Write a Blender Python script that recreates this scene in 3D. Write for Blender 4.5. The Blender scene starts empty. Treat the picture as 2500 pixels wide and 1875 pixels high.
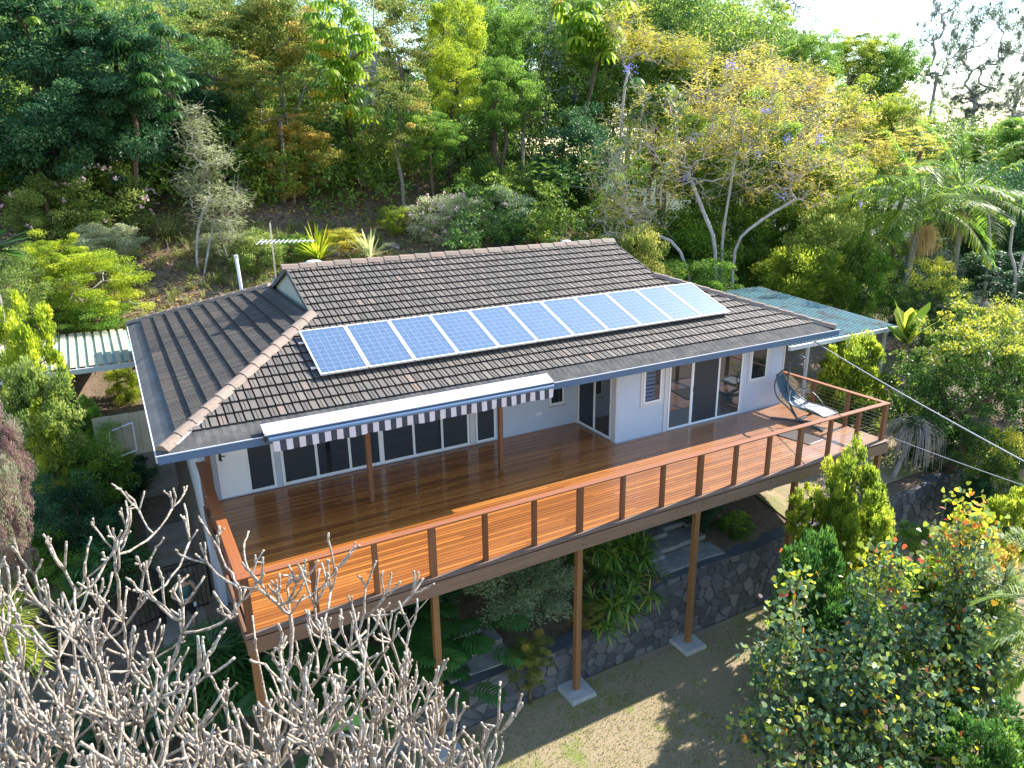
import bpy, bmesh, math, random
import numpy as np
from mathutils import Vector, Matrix
PI=math.pi
rnd=random.Random(7); RG=np.random.default_rng(11)
scene=bpy.context.scene
COL=scene.collection
# ------------------------------------------------------------------ camera
CAMP=np.array([-1.042,-10.564,7.141]); YAW,PIT,ROL=math.radians(-28.944),math.radians(-17.59),math.radians(-0.8)
FPX=1760.044
_f=np.array([math.sin(-YAW)*math.cos(PIT),math.cos(YAW)*math.cos(PIT),math.sin(PIT)])
_r=np.cross(_f,[0,0,1]);_r/=np.linalg.norm(_r);_u=np.cross(_r,_f)
_c,_s=math.cos(ROL),math.sin(ROL)
CR=_c*_r+_s*_u; CU=-_s*_r+_c*_u; CF=_f
cam=bpy.data.cameras.new('camera'); co=bpy.data.objects.new('camera',cam); COL.objects.link(co)
co.matrix_world=Matrix([[CR[0],CU[0],-CF[0],CAMP[0]],[CR[1],CU[1],-CF[1],CAMP[1]],[CR[2],CU[2],-CF[2],CAMP[2]],[0,0,0,1]])
cam.sensor_width=36; cam.lens=36*FPX/2500; cam.clip_end=1000; cam.clip_start=0.1
scene.camera=co
K=2500/2212
def ray(dx,dy): return CF+(dx*K-1250)/FPX*CR-(dy*K-937.5)/FPX*CU
def pz(dx,dy,z):
    d=ray(dx,dy); return CAMP+d*(z-CAMP[2])/d[2]
def py(dx,dy,y):
    d=ray(dx,dy); return CAMP+d*(y-CAMP[1])/d[1]
def pd(dx,dy,t): return CAMP+ray(dx,dy)*t
# ------------------------------------------------------------------ terrain height
def sm(a,b,x):
    t=min(1,max(0,(x-a)/(b-a))); return t*t*(3-2*t)
def hgt(x,y):
    # lower lawn
    lawn=-3.9-0.02*max(0,-y)-0.25*sm(22,60,x)*8
    wt=-2.25 if x>8.6 else -2.25-0.75*sm(8.6,6.5,x)
    if x<3.2: wt=wt-0.5*sm(3.2,0.5,x)
    # slope behind the wall up to the house
    up=wt+(y-0.6)*(0.20 if x>0 else .16)
    up=min(up,-1.1+0*y)
    if x>14: up=min(-2.2+(y-.6)*.10,-1.0) if y<12 else -1.1
    hy=15.0+ (0 if x<16 else (x-16)*0.15)
    fade=1-0.86*sm(20,48,x)
    back=max(0,(y-hy))*0.42*fade
    if y>60: back=(60-hy)*0.42*fade+(y-60)*.2*fade
    back_base=-0.9+0.9*sm(11,15.5,y)*(1-sm(16,30,x))
    if y<0.15: z=lawn
    elif y<0.75: z=lawn+(up-lawn)*sm(.35,.45,y)
    elif y<11: z=up+(back_base-up)*sm(5,11,y)
    else: z=back_base+back
    if x<0.0:
        # path and garden at the left of the house
        side=-3.25+ (y-5.8)*0.29 if y>5.8 else -3.25-max(0,5.0-y)*0.05
        side=min(side,-0.3) if y<14 else side
        side=min(side,back_base)
        if y>11: side=side*(1-sm(11,15,y))+(back_base+back)*sm(11,15,y)
        g=side+0.5*sm(-1.4,-4,x)*sm(6,10,y)
        z=z*(1-sm(0,-.3,x))+g*sm(0,-.3,x)
    if x>21 and y<15: z=z-2.0*sm(24,60,x)*.6
    return z
def hit(dx,dy,Hc):
    d=ray(dx,dy); t=8
    while t<140:
        p=CAMP+d*t
        if p[2]<hgt(p[0],p[1])+Hc and p[1]>3: return p,t
        t+=.25
    return CAMP+d*60,60
# ------------------------------------------------------------------ materials
MATS={}
def nt(name):
    m=bpy.data.materials.new(name); m.use_nodes=True; MATS[name]=m
    n=m.node_tree; b=n.nodes['Principled BSDF']; return m,n,b
def node(n,t,**k):
    o=n.nodes.new(t)
    for a,v in k.items():
        if a in o.inputs.keys(): o.inputs[a].default_value=v
        else: setattr(o,a,v)
    return o
def ramp(n,cols,fac=None,interp='LINEAR'):
    r=n.nodes.new('ShaderNodeValToRGB'); r.color_ramp.interpolation=interp
    e=r.color_ramp.elements
    while len(e)<len(cols): e.new(0.5)
    for i,(p,c) in enumerate(cols):
        e[i].position=p; e[i].color=(*c,1)
    if fac is not None: n.links.new(fac,r.inputs[0])
    return r
def coords(n,scale=(1,1,1),obj=True):
    tc=n.nodes.new('ShaderNodeTexCoord'); mp=n.nodes.new('ShaderNodeMapping')
    mp.inputs['Scale'].default_value=scale
    n.links.new(tc.outputs['Object' if obj else 'Generated'],mp.inputs[0]); return mp.outputs[0]
def geo_coords(n,scale=(1,1,1)):
    g=n.nodes.new('ShaderNodeNewGeometry'); mp=n.nodes.new('ShaderNodeMapping')
    mp.inputs['Scale'].default_value=scale
    n.links.new(g.outputs['Position'],mp.inputs[0]); return mp.outputs[0]
def noise(n,vec,scale,detail=5,rough=.6):
    t=n.nodes.new('ShaderNodeTexNoise'); t.inputs['Scale'].default_value=scale; t.inputs['Detail'].default_value=detail
    t.inputs['Roughness'].default_value=rough
    n.links.new(vec,t.inputs['Vector']); return t.outputs['Fac']
def bump(n,b,h,strength=.3,dist=.01):
    bp=n.nodes.new('ShaderNodeBump'); bp.inputs['Strength'].default_value=strength; bp.inputs['Distance'].default_value=dist
    n.links.new(h,bp.inputs['Height']); n.links.new(bp.outputs[0],b.inputs['Normal'])
def attr(n,name='rv'):
    a=n.nodes.new('ShaderNodeAttribute'); a.attribute_name=name; return a.outputs['Fac']
def mixc(n,a,b,f,mode='MIX'):
    m=n.nodes.new('ShaderNodeMix'); m.data_type='RGBA'; m.blend_type=mode
    for i,v in ((6,a),(7,b)):
        if isinstance(v,tuple): m.inputs[i].default_value=(*v,1)
        else: n.links.new(v,m.inputs[i])
    if isinstance(f,(int,float)): m.inputs[0].default_value=f
    else: n.links.new(f,m.inputs[0])
    return m.outputs[2]
def simple(name,col,rough=.5,metal=0,spec=.5,var=0.12,sc=6,bmp=0):
    m,n,b=nt(name); v=geo_coords(n)
    if var:
        f=noise(n,v,sc,6,.65)
        r=ramp(n,[(.25,tuple(c*(1-var) for c in col)),(.75,tuple(min(1,c*(1+var)) for c in col))],f)
        n.links.new(r.outputs[0],b.inputs['Base Color'])
        if bmp: bump(n,b,noise(n,v,sc*12,4),bmp,.004)
    else: b.inputs['Base Color'].default_value=(*col,1)
    b.inputs['Roughness'].default_value=rough; b.inputs['Metallic'].default_value=metal
    b.inputs['Specular IOR Level'].default_value=spec
    return m
def leafmat(name,cols,trans=.38,rough=.45,spec=.35,tw=1.5):
    """cols: ramp over per-leaf value rv"""
    m=bpy.data.materials.new(name); m.use_nodes=True; n=m.node_tree; b=n.nodes['Principled BSDF']; out=n.nodes['Material Output']
    r=ramp(n,cols,attr(n))
    n.links.new(r.outputs[0],b.inputs['Base Color']); b.inputs['Roughness'].default_value=rough
    b.inputs['Specular IOR Level'].default_value=spec
    t=n.nodes.new('ShaderNodeBsdfTranslucent')
    tc=mixc(n,r.outputs[0],(min(1,tw),min(1,tw*.95),.25),1.0,'MULTIPLY')
    g=n.nodes.new('ShaderNodeHueSaturation'); g.inputs['Value'].default_value=tw; g.inputs['Saturation'].default_value=1.0; g.inputs['Hue'].default_value=.497
    n.links.new(r.outputs[0],g.inputs['Color'])
    n.links.new(g.outputs[0],t.inputs['Color'])
    mx=n.nodes.new('ShaderNodeMixShader'); mx.inputs[0].default_value=min(.6,trans+.12)
    n.links.new(b.outputs[0],mx.inputs[1]); n.links.new(t.outputs[0],mx.inputs[2]); n.links.new(mx.outputs[0],out.inputs[0])
    n.nodes.remove(tc.node)
    MATS[name]=m; return m
def bark(name,c1,c2,c3=None,sc=8):
    m,n,b=nt(name); v=geo_coords(n)
    f=noise(n,v,sc,6,.7)
    r=ramp(n,[(.3,c1),(.55,c2),(.75,c3 or c2)],f)
    n.links.new(r.outputs[0],b.inputs['Base Color']); b.inputs['Roughness'].default_value=.85
    b.inputs['Specular IOR Level'].default_value=.25
    bump(n,b,noise(n,v,sc*7,4),.6,.01)
    return m
# ------------------------------------------------------------------ mesh builder
class MB:
    def __init__(s): s.v=[];s.f=[];s.m=[];s.a=[]
    def add(s,vs,fs,mi=0,a=0.):
        o=len(s.v); s.v.extend(tuple(map(float,p)) for p in vs)
        for f in fs: s.f.append(tuple(i+o for i in f)); s.m.append(mi); s.a.append(a)
    def box(s,x0,x1,y0,y1,z0,z1,mi=0,a=0.,M=None):
        vs=[(x,y,z) for z in (z0,z1) for y in (y0,y1) for x in (x0,x1)]
        if M is not None: vs=[tuple(M@Vector(v)) for v in vs]
        s.add(vs,[(0,2,3,1),(4,5,7,6),(0,1,5,4),(2,6,7,3),(0,4,6,2),(1,3,7,5)],mi,a)
    def bar(s,p,q,w,h,mi=0,a=0.,up=(0,0,1)):
        p=np.array(p,float);q=np.array(q,float);d=q-p;L=np.linalg.norm(d);d/=L
        up=np.array(up,float); sd=np.cross(d,up); 
        if np.linalg.norm(sd)<1e-3: sd=np.cross(d,[1,0,0])
        sd/=np.linalg.norm(sd); u=np.cross(sd,d)
        vs=[]
        for b in (p,q):
            for i,j in ((-1,-1),(1,-1),(1,1),(-1,1)): vs.append(b+sd*i*w/2+u*j*h/2)
        s.add(vs,[(0,1,2,3),(7,6,5,4),(0,4,5,1),(1,5,6,2),(2,6,7,3),(3,7,4,0)],mi,a)
    def tube(s,pts,rad,n=6,mi=0,a=0.,cap=True):
        pts=[np.array(p,float) for p in pts]
        if not hasattr(rad,'__len__'): rad=[rad]*len(pts)
        o=len(s.v); ref=np.array([.3,.5,.81])
        for i,p in enumerate(pts):
            d=pts[min(i+1,len(pts)-1)]-pts[max(i-1,0)]; L=np.linalg.norm(d); d=d/L if L>1e-9 else np.array([0,0,1.])
            x=np.cross(d,ref); 
            if np.linalg.norm(x)<.05: x=np.cross(d,[1,0,0])
            x/=np.linalg.norm(x); y=np.cross(d,x)
            for k in range(n):
                an=2*PI*k/n; q=p+rad[i]*(math.cos(an)*x+math.sin(an)*y); s.v.append((float(q[0]),float(q[1]),float(q[2])))
        for i in range(len(pts)-1):
            for k in range(n):
                a0=o+i*n+k;a1=o+i*n+(k+1)%n
                s.f.append((a0,a1,a1+n,a0+n)); s.m.append(mi); s.a.append(a)
        if cap:
            s.f.append(tuple(o+k for k in range(n))[::-1]); s.m.append(mi); s.a.append(a)
            e=o+(len(pts)-1)*n; s.f.append(tuple(e+k for k in range(n))); s.m.append(mi); s.a.append(a)
    def build(s,name,mats,parent=None,smooth=False,bevel=0,loc=None):
        me=bpy.data.meshes.new(name); me.from_pydata(s.v,[],s.f)
        if not isinstance(mats,(list,tuple)): mats=[mats]
        for m in mats: me.materials.append(m)
        if len(mats)>1: me.polygons.foreach_set('material_index',s.m)
        at=me.attributes.new('rv','FLOAT','FACE'); at.data.foreach_set('value',s.a)
        if smooth: me.polygons.foreach_set('use_smooth',[True]*len(s.f))
        me.update()
        o=bpy.data.objects.new(name,me); COL.objects.link(o)
        if parent is not None:
            o.parent=parent
            o.matrix_parent_inverse=parent.matrix_basis.inverted()
        if bevel:
            bv=o.modifiers.new('b','BEVEL'); bv.width=bevel; bv.segments=1; bv.limit_method='ANGLE'
        return o
def npmesh(name,V,F,A,mat):
    """V (n,3), F (m,k) same k, A (m,)"""
    me=bpy.data.meshes.new(name); m,k=F.shape
    me.vertices.add(len(V)); me.vertices.foreach_set('co',V.astype(np.float32).ravel())
    me.loops.add(m*k); me.loops.foreach_set('vertex_index',F.astype(np.int32).ravel())
    me.polygons.add(m); me.polygons.foreach_set('loop_start',np.arange(m,dtype=np.int32)*k)
    me.polygons.foreach_set('loop_total',np.full(m,k,dtype=np.int32))
    at=me.attributes.new('rv','FLOAT','FACE'); at.data.foreach_set('value',A.astype(np.float32))
    me.materials.append(mat); me.update(calc_edges=True); me.validate()
    return me
def link(name,me,parent=None,mat=None):
    o=bpy.data.objects.new(name,me); COL.objects.link(o)
    if parent is not None:
        o.parent=parent; o.matrix_parent_inverse=parent.matrix_basis.inverted()
    if mat is not None:
        o.material_slots[0].link='OBJECT'; o.material_slots[0].material=mat
    return o
def tag(o,label,cat,group=None,kind=None):
    if label: o['label']=label
    if cat: o['category']=cat
    if group: o['group']=group
    if kind: o['kind']=kind
    return o
def thing(name,label,cat,loc=(0,0,0),group=None):
    o=bpy.data.objects.new(name,None); COL.objects.link(o); o.location=tuple(float(c) for c in loc)
    o.empty_display_size=.1
    return tag(o,label,cat,group)
def struct(o): o['kind']='structure'; return o
# ------------------------------------------------------------------ leaves
def unit(a): return a/np.maximum(np.linalg.norm(a,axis=-1,keepdims=True),1e-9)
def leaves(P,Dr,N,L,W,shape='q'):
    """P centre, Dr long axis, N normal"""
    Dr=unit(Dr); S=unit(np.cross(Dr,N)); Nn=np.cross(S,Dr)
    L=L[:,None];W=W[:,None]; n=len(P)
    if shape=='q':
        vs=np.stack([P-Dr*L/2,P+S*W/2-Dr*L*.05+Nn*W*.12,P+Dr*L/2,P-S*W/2-Dr*L*.05+Nn*W*.12],1)
        k=4
    elif shape=='hex':
        vs=np.stack([P-Dr*L*.38,P+S*W*.42-Dr*L*.42,P+S*W*.52,P+S*W*.3+Dr*L*.32-Nn*W*.06,P+Dr*L*.55-Nn*W*.15,P-S*W*.3+Dr*L*.32-Nn*W*.06,P-S*W*.52,P-S*W*.42-Dr*L*.42],1)
        k=8
    V=vs.reshape(-1,3); F=np.arange(n*k).reshape(n,k)
    return V,F
def straps(P,D0,L,W,bend,seg=4,tip=.15):
    """bending strap leaves from P, initial direction D0, drooping by bend"""
    n=len(P); D=unit(D0); pts=[P]; d=D.copy()
    for i in range(seg):
        pts.append(pts[-1]+d*(L/seg)[:,None])
        d=unit(d+np.array([0,0,-1.])*(bend/seg)[:,None])
    S=unit(np.cross(D,np.array([0,0,1.])+1e-3*RG.normal(size=(n,3))))
    prof=[.45]+[1]*(seg-1)+[tip]
    if seg>=3: prof[1]=.9
    Vs=[];
    for i,p in enumerate(pts):
        w=(W*prof[i]/2)[:,None]; Vs+= [p-S*w,p+S*w]
    V=np.stack(Vs,1); m=2*(seg+1)
    base=np.arange(n)[:,None,None]*m
    q=np.array([[2*i,2*i+1,2*i+3,2*i+2] for i in range(seg)])[None]
    return V.reshape(-1,3),(base+q).reshape(-1,4)
def join(parts):
    V=[];F=[];A=[];o=0
    for v,f,a in parts: V.append(v);F.append(f+o);A.append(a);o+=len(v)
    return np.concatenate(V),np.concatenate(F),np.concatenate(A)
def rsph(n):
    v=RG.normal(size=(n,3)); return unit(v)
def crown_pts(n,clumps,cr,spread=.35,flat=.6,top=.35,cseed=None):
    """unit crown: clump centres inside a sphere, leaves on clump shells. returns P, outward, rv"""
    c=rsph(clumps)*(RG.uniform(0.12,1,clumps)**.40)[:,None]*(1-cr*.25)
    c*=1+RG.normal(0,.1,(clumps,1))
    k=RG.integers(0,clumps,n)
    sizes=cr*RG.uniform(.55,1.45,clumps)
    d=rsph(n); d[:,2]=np.where(RG.random(n)<top,np.abs(d[:,2]),d[:,2])
    rr=(RG.uniform(.0,1,n)**spread)*sizes[k]
    off=d*rr[:,None]*np.array([1,1,flat])
    P=c[k]+off
    tone=RG.uniform(0,1,clumps)[k]
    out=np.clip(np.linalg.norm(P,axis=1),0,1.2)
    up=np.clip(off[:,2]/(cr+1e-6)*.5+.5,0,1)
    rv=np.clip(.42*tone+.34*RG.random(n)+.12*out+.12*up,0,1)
    return P,unit(d*.7+unit(P+1e-6)*.5),rv,c
CROWNS={}
def make_crown(kind,var):
    key=(kind,var)
    if key in CROWNS: return CROWNS[key]
    mat=MATS['leaf_mid']
    if kind=='dense': n,cl,cr,L,W,sp,fl,up,dr=30000,95,.24,.052,.026,.4,.7,.5,-.35
    elif kind=='fine': n,cl,cr,L,W,sp,fl,up,dr=34000,110,.19,.034,.022,.45,.7,.5,.1
    elif kind=='open': n,cl,cr,L,W,sp,fl,up,dr=15000,80,.2,.042,.022,.6,.45,.6,-.1
    elif kind=='feather': n,cl,cr,L,W,sp,fl,up,dr=16000,170,.13,.038,.014,.6,.3,.8,-.1
    elif kind=='euc': n,cl,cr,L,W,sp,fl,up,dr=26000,150,.13,.034,.010,.7,.7,.2,-.9
    elif kind=='shrub': n,cl,cr,L,W,sp,fl,up,dr=20000,80,.25,.070,.024,.5,.8,.3,.5
    elif kind=='small': n,cl,cr,L,W,sp,fl,up,dr=16000,60,.26,.05,.03,.4,.75,.4,.1
    elif kind=='ball': n,cl,cr,L,W,sp,fl,up,dr=34000,260,.13,.040,.019,.5,.8,.4,-.2
    elif kind=='leafy': n,cl,cr,L,W,sp,fl,up,dr=15000,120,.17,.090,.040,.5,.9,.3,.4
    P,o,rv,c=crown_pts(n,cl,cr,sp,fl)
    if kind=='ball':
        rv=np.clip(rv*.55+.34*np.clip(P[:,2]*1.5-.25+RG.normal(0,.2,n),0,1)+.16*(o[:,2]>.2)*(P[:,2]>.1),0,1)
    D=unit(o+RG.normal(0,.55,(n,3))+np.array([0,0,dr]))
    N=unit(RG.normal(0,.5,(n,3))+np.array([0,0,up])+o*.6)
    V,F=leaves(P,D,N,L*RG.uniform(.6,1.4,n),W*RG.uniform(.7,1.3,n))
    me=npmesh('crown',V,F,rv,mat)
    CROWNS[key]=(me,c); return CROWNS[key]
# ------------------------------------------------------------------ branch skeleton
def skeleton(mb,root,targets,r0=.12,rmin=.01,expn=.45,jit=.06,up=.25,n=5,start=None,sub=3):
    """connect targets to the nearest node nearer the root; pipe-model radii"""
    nodes=[np.array(root,float)]; par=[-1]
    if start is not None:
        for p in start: nodes.append(np.array(p,float)); par.append(len(nodes)-2)
    T=[np.array(t,float) for t in targets]
    ref=nodes[-1]; T.sort(key=lambda t:np.linalg.norm(t-ref))
    first=len(nodes)-1
    tips=[]
    for t in T:
        arr=np.array(nodes[first if first>0 else 0:]); off=first if first>0 else 0
        d=np.linalg.norm(arr-t,axis=1)+0.35*np.maximum(0,arr[:,2]-t[2]+.05)
        j=int(d.argmin())+off; a=nodes[j]; L=np.linalg.norm(t-a)
        if L<1e-3: continue
        k=max(2,min(sub,int(L/.15)+1)); prev=j
        for i in range(1,k+1):
            s=i/k; p=a+(t-a)*s
            if i<k:
                p=p+RG.normal(0,jit*L,3)*1.0; p[2]-=up*L*s*(1-s)
            nodes.append(p); par.append(prev); prev=len(nodes)-1
        tips.append(prev)
    cnt=[0]*len(nodes); ch=[[] for _ in nodes]
    for i,p in enumerate(par):
        if p>=0: ch[p].append(i)
    for i in range(len(nodes)-1,-1,-1):
        if not ch[i]: cnt[i]=1
        if par[i]>=0: cnt[par[i]]+=cnt[i]
    tot=cnt[0]; 
    def R(i): return max(rmin,rmin+(r0-rmin)*((cnt[i]-1)/max(1,tot-1))**expn)
    # chains
    st=[(0,c) for c in ch[0]]
    while st:
        a,b=st.pop(); chain=[a,b]; 
        while ch[chain[-1]]:
            c=ch[chain[-1]]; best=max(c,key=lambda q:cnt[q])
            for q in c:
                if q!=best: st.append((chain[-1],q))
            chain.append(best)
        rr=[R(chain[1])]+[R(i) for i in chain[1:]]
        mb.tube([nodes[i] for i in chain],rr,n,cap=True,a=rnd.random())
    return nodes,tips
SKY_STR,SUN_STR,EXPO=.15,5.0,1.4
# ================================================================== materials for the house
PT=math.tan(math.radians(19.72)); EY,EZ,RY,RZ=2.579,2.254,8.600,4.412
XL,XR,YB=-0.826,16.935,14.622
RXL,RXR,GZ=2.905,13.309,3.583
m,n,b=nt('roof_tile'); v=geo_coords(n)
base=ramp(n,[(0,(.10,.083,.070)),(.45,(.135,.113,.094)),(.8,(.165,.138,.112)),(1,(.23,.155,.12))],attr(n))
nz=noise(n,v,.7,8,.75); nz2=noise(n,v,22,5,.7); nz3=noise(n,geo_coords(n,(3.5,.5,.5)),1,6,.7)
c=mixc(n,base.outputs[0],(.085,.08,.072),ramp(n,[(.40,(0,0,0)),(.68,(.85,.85,.85))],nz).outputs[0])
c=mixc(n,c,(.10,.09,.08),ramp(n,[(.5,(0,0,0)),(.7,(.6,.6,.6))],nz3).outputs[0])
c=mixc(n,c,(.30,.29,.25),ramp(n,[(.62,(0,0,0)),(.78,(.45,.45,.45))],nz2).outputs[0])
n.links.new(c,b.inputs['Base Color']); b.inputs['Roughness'].default_value=.75; bump(n,b,nz2,.35,.006)
simple('tile_groove_lap_shade',(.035,.028,.028),.95,var=.3,sc=4)  # grime in the tile grooves; on course risers, painted lap shadow
m,n,b=nt('gutter_mesh'); v=geo_coords(n)
f=noise(n,v,3,7,.75)
n.links.new(ramp(n,[(.3,(.05,.05,.052)),(.5,(.085,.083,.08)),(.72,(.14,.13,.12))],f).outputs[0],b.inputs['Base Color']); b.inputs['Roughness'].default_value=.95; b.inputs['Specular IOR Level'].default_value=.1
simple('gutter_mesh_dark',(.085,.088,.092),.7,var=.35,sc=2.5)
m,n,b=nt('ridge_cap'); v=geo_coords(n)
base=ramp(n,[(0,(.21,.155,.125)),(.5,(.27,.18,.14)),(1,(.24,.205,.165))],attr(n)); nz=noise(n,v,14,6,.7)
c=mixc(n,base.outputs[0],(.13,.12,.10),ramp(n,[(.45,(0,0,0)),(.7,(.8,.8,.8))],nz).outputs[0])
n.links.new(c,b.inputs['Base Color']); b.inputs['Roughness'].default_value=.8; bump(n,b,nz,.4,.006)
simple('mortar',(.42,.38,.36),.9,var=.2,sc=15)
simple('gutter_blue',(.075,.135,.235),.35,var=.08)
simple('gutter_rim',(.62,.64,.68),.4,var=.05)
simple('wall_paint',(.46,.51,.61),.8,var=.045,sc=1.6,bmp=.15)
simple('wall_grey',(.50,.50,.50),.85,var=.15,sc=1.2)
simple('gable_board',(.34,.38,.34),.8,var=.12,sc=1.5)
simple('soffit',(.55,.56,.58),.8,var=.05)
simple('white_frame',(.74,.76,.79),.35,var=.03)
simple('trim',(.55,.53,.55),.6,var=.05)
simple('steel',(.55,.56,.58),.3,1,var=.0); simple('wire_steel',(.20,.17,.15),.5,.5,var=.0)
simple('black_metal',(.012,.012,.014),.45,var=0)
m,n,b=nt('glass_dark'); b.inputs['Base Color'].default_value=(.012,.016,.022,1); b.inputs['Roughness'].default_value=.03; b.inputs['IOR'].default_value=1.75
m,n,b=nt('glass_mirror'); b.inputs['Base Color'].default_value=(.02,.028,.032,1); b.inputs['Roughness'].default_value=.02; b.inputs['IOR'].default_value=2.3
m,n,b=nt('screen'); v=geo_coords(n,(1,1,1))
w=n.nodes.new('ShaderNodeTexWave'); w.bands_direction='Z'; w.inputs['Scale'].default_value=16; w.inputs['Distortion'].default_value=.4; n.links.new(v,w.inputs[0])
n.links.new(ramp(n,[(0,(.010,.016,.024)),(1,(.022,.034,.048))],w.outputs['Fac']).outputs[0],b.inputs['Base Color']); b.inputs['Roughness'].default_value=.45
# timber
def timber(name,c1,c2,c3,axis,rough,coat=0,var=True,glare=None):
    m,n,b=nt(name)
    sc={'x':(.7,26,26),'y':(26,.7,26),'z':(26,26,.7)}[axis]
    v=geo_coords(n,sc); f=noise(n,v,1,6,.6)
    base=ramp(n,[(0,c1),(.5,c2),(1,c3)],attr(n))
    c=mixc(n,base.outputs[0],tuple(x*.52 for x in c1),ramp(n,[(.4,(0,0,0)),(.78,(.7,.7,.7))],f).outputs[0])
    if glare:  # sun glare put into the colour: boards turn paler towards the right end
        v2=geo_coords(n); f2=noise(n,v2,1.7,5,.7)
        g=n.nodes.new('ShaderNodeNewGeometry'); s=n.nodes.new('ShaderNodeSeparateXYZ'); n.links.new(g.outputs['Position'],s.inputs[0])
        mr=n.nodes.new('ShaderNodeMapRange'); mr.inputs[1].default_value=7; mr.inputs[2].default_value=14.5; n.links.new(s.outputs[0],mr.inputs[0])
        ad=n.nodes.new('ShaderNodeMath'); ad.operation='MULTIPLY'; n.links.new(mr.outputs[0],ad.inputs[0]); n.links.new(ramp(n,[(.3,(.35,.35,.35)),(.7,(.85,.85,.85))],f2).outputs[0],ad.inputs[1])
        c=mixc(n,c,glare,ad.outputs[0])
    n.links.new(c,b.inputs['Base Color']); b.inputs['Roughness'].default_value=rough
    if coat: b.inputs['Coat Weight'].default_value=coat; b.inputs['Coat Roughness'].default_value=.10
    bump(n,b,f,.12,.003); return m
timber('deck_board',(.23,.076,.016),(.36,.125,.026),(.47,.18,.038),'x',.36,.6,glare=(.36,.20,.13))
timber('rail_timber',(.25,.085,.03),(.29,.10,.036),(.33,.12,.045),'x',.45)
timber('rail_timber_y',(.27,.085,.026),(.31,.10,.03),(.34,.11,.035),'y',.45)
timber('post_timber',(.155,.062,.028),(.19,.078,.036),(.225,.095,.045),'z',.55)
timber('support_timber',(.20,.095,.04),(.26,.125,.05),(.30,.15,.065),'z',.5)
timber('beam_timber',(.17,.10,.065),(.20,.12,.08),(.225,.14,.09),'x',.7)
timber('beam_timber_y',(.17,.085,.045),(.20,.10,.055),(.22,.11,.06),'y',.7)
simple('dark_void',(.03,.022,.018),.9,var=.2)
simple('concrete',(.36,.36,.35),.85,var=.22,sc=4,bmp=.4)
simple('path_concrete',(.235,.205,.165),.9,var=.3,sc=1.6,bmp=.4)
# ================================================================== roof
house=thing('house','single storey white house with brown tiled roof behind the raised timber deck','house',(8,8,0))
def on_front(x,s): # s = distance up the slope from eave (horizontal y-run)
    return (x,EY+s,EZ+s*PT)
CP,SP=math.cos(math.radians(19.72)),math.sin(math.radians(19.72))
def tiled(name,origin,ux,uy,width,run,first,gauge=.335,pitch=.155,clip=(),rs=3,wander=0.0,lap=.046,wing=False):
    """ux: along the eave; uy: horizontal uphill direction."""
    ux=np.array(ux,float);uy=np.array(uy,float);o=np.array(origin,float)
    up=np.array([0,0,1.]); sl=uy*CP+up*SP; nm=up*CP-uy*SP
    rr=random.Random(rs); mb=MB()
    prof=[(0,-.012),(.013,.030),(.055,.029),(.062,.020),(.072,.020),(.080,.027),(.136,.024),(.139,-.012),(.155,-.012)]
    prof2=[(0,-.012),(.013,.030),(.136,.024),(.139,-.012),(.155,-.012)]
    if wing: prof=[(0,-.010),(.012,.030),(.050,.030),(.060,-.004),(.082,-.004),(.092,.030),(.128,.030),(.136,-.014),(.155,-.014)]; prof2=prof
    L=run/CP; nx=int(width/pitch)+1; s=first; row=0
    while s<L+.05:
        s1=min(s+gauge+.03,L+.06)
        for i in range(nx):
            a=rr.random()*.8; 
            if rr.random()<.035: a=.8+.2*rr.random()
            pr=prof if (i+row)%2==0 else prof2
            dz=rr.uniform(-.003,.003); dx=wander*math.sin(row*.9+i*.05)
            x0=i*pitch+dx
            vs=[]
            for (px,h) in pr:
                vs.append(o+ux*(x0+px)+sl*s+nm*(h+lap+dz))
            for (px,h) in pr:
                vs.append(o+ux*(x0+px)+sl*s1+nm*(h+.002+dz))
            for (px,h) in pr:
                vs.append(o+ux*(x0+px)+sl*(s+.002)+nm*(h-.002))
            k=len(pr); fs=[]
            g_=[];t_=[]
            for j in range(k-1):
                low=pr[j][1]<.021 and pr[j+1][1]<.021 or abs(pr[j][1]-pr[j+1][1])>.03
                (g_ if low else t_).append((j,j+1,k+j+1,k+j)); g_.append((2*k+j,2*k+j+1,j+1,j))  # riser faces get the dark colour too, deepening the shadow under each lap
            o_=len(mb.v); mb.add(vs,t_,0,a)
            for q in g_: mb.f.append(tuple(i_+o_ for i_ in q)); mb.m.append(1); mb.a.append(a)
        s+=gauge; row+=1
    ob=mb.build(name,[MATS['roof_tile'],MATS['tile_groove_lap_shade']],house)
    bm=bmesh.new(); bm.from_mesh(ob.data)
    for (pt,nn) in clip:
        bmesh.ops.bisect_plane(bm,geom=bm.verts[:]+bm.edges[:]+bm.faces[:],plane_co=Vector(pt),plane_no=Vector(nn),clear_outer=True)
    bm.to_mesh(ob.data); bm.free(); return ob
GY=EY+(GZ-EZ)/PT; GXL=XL+(GY-EY); GXR=XR-(GY-EY)   # gablet foot
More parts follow.
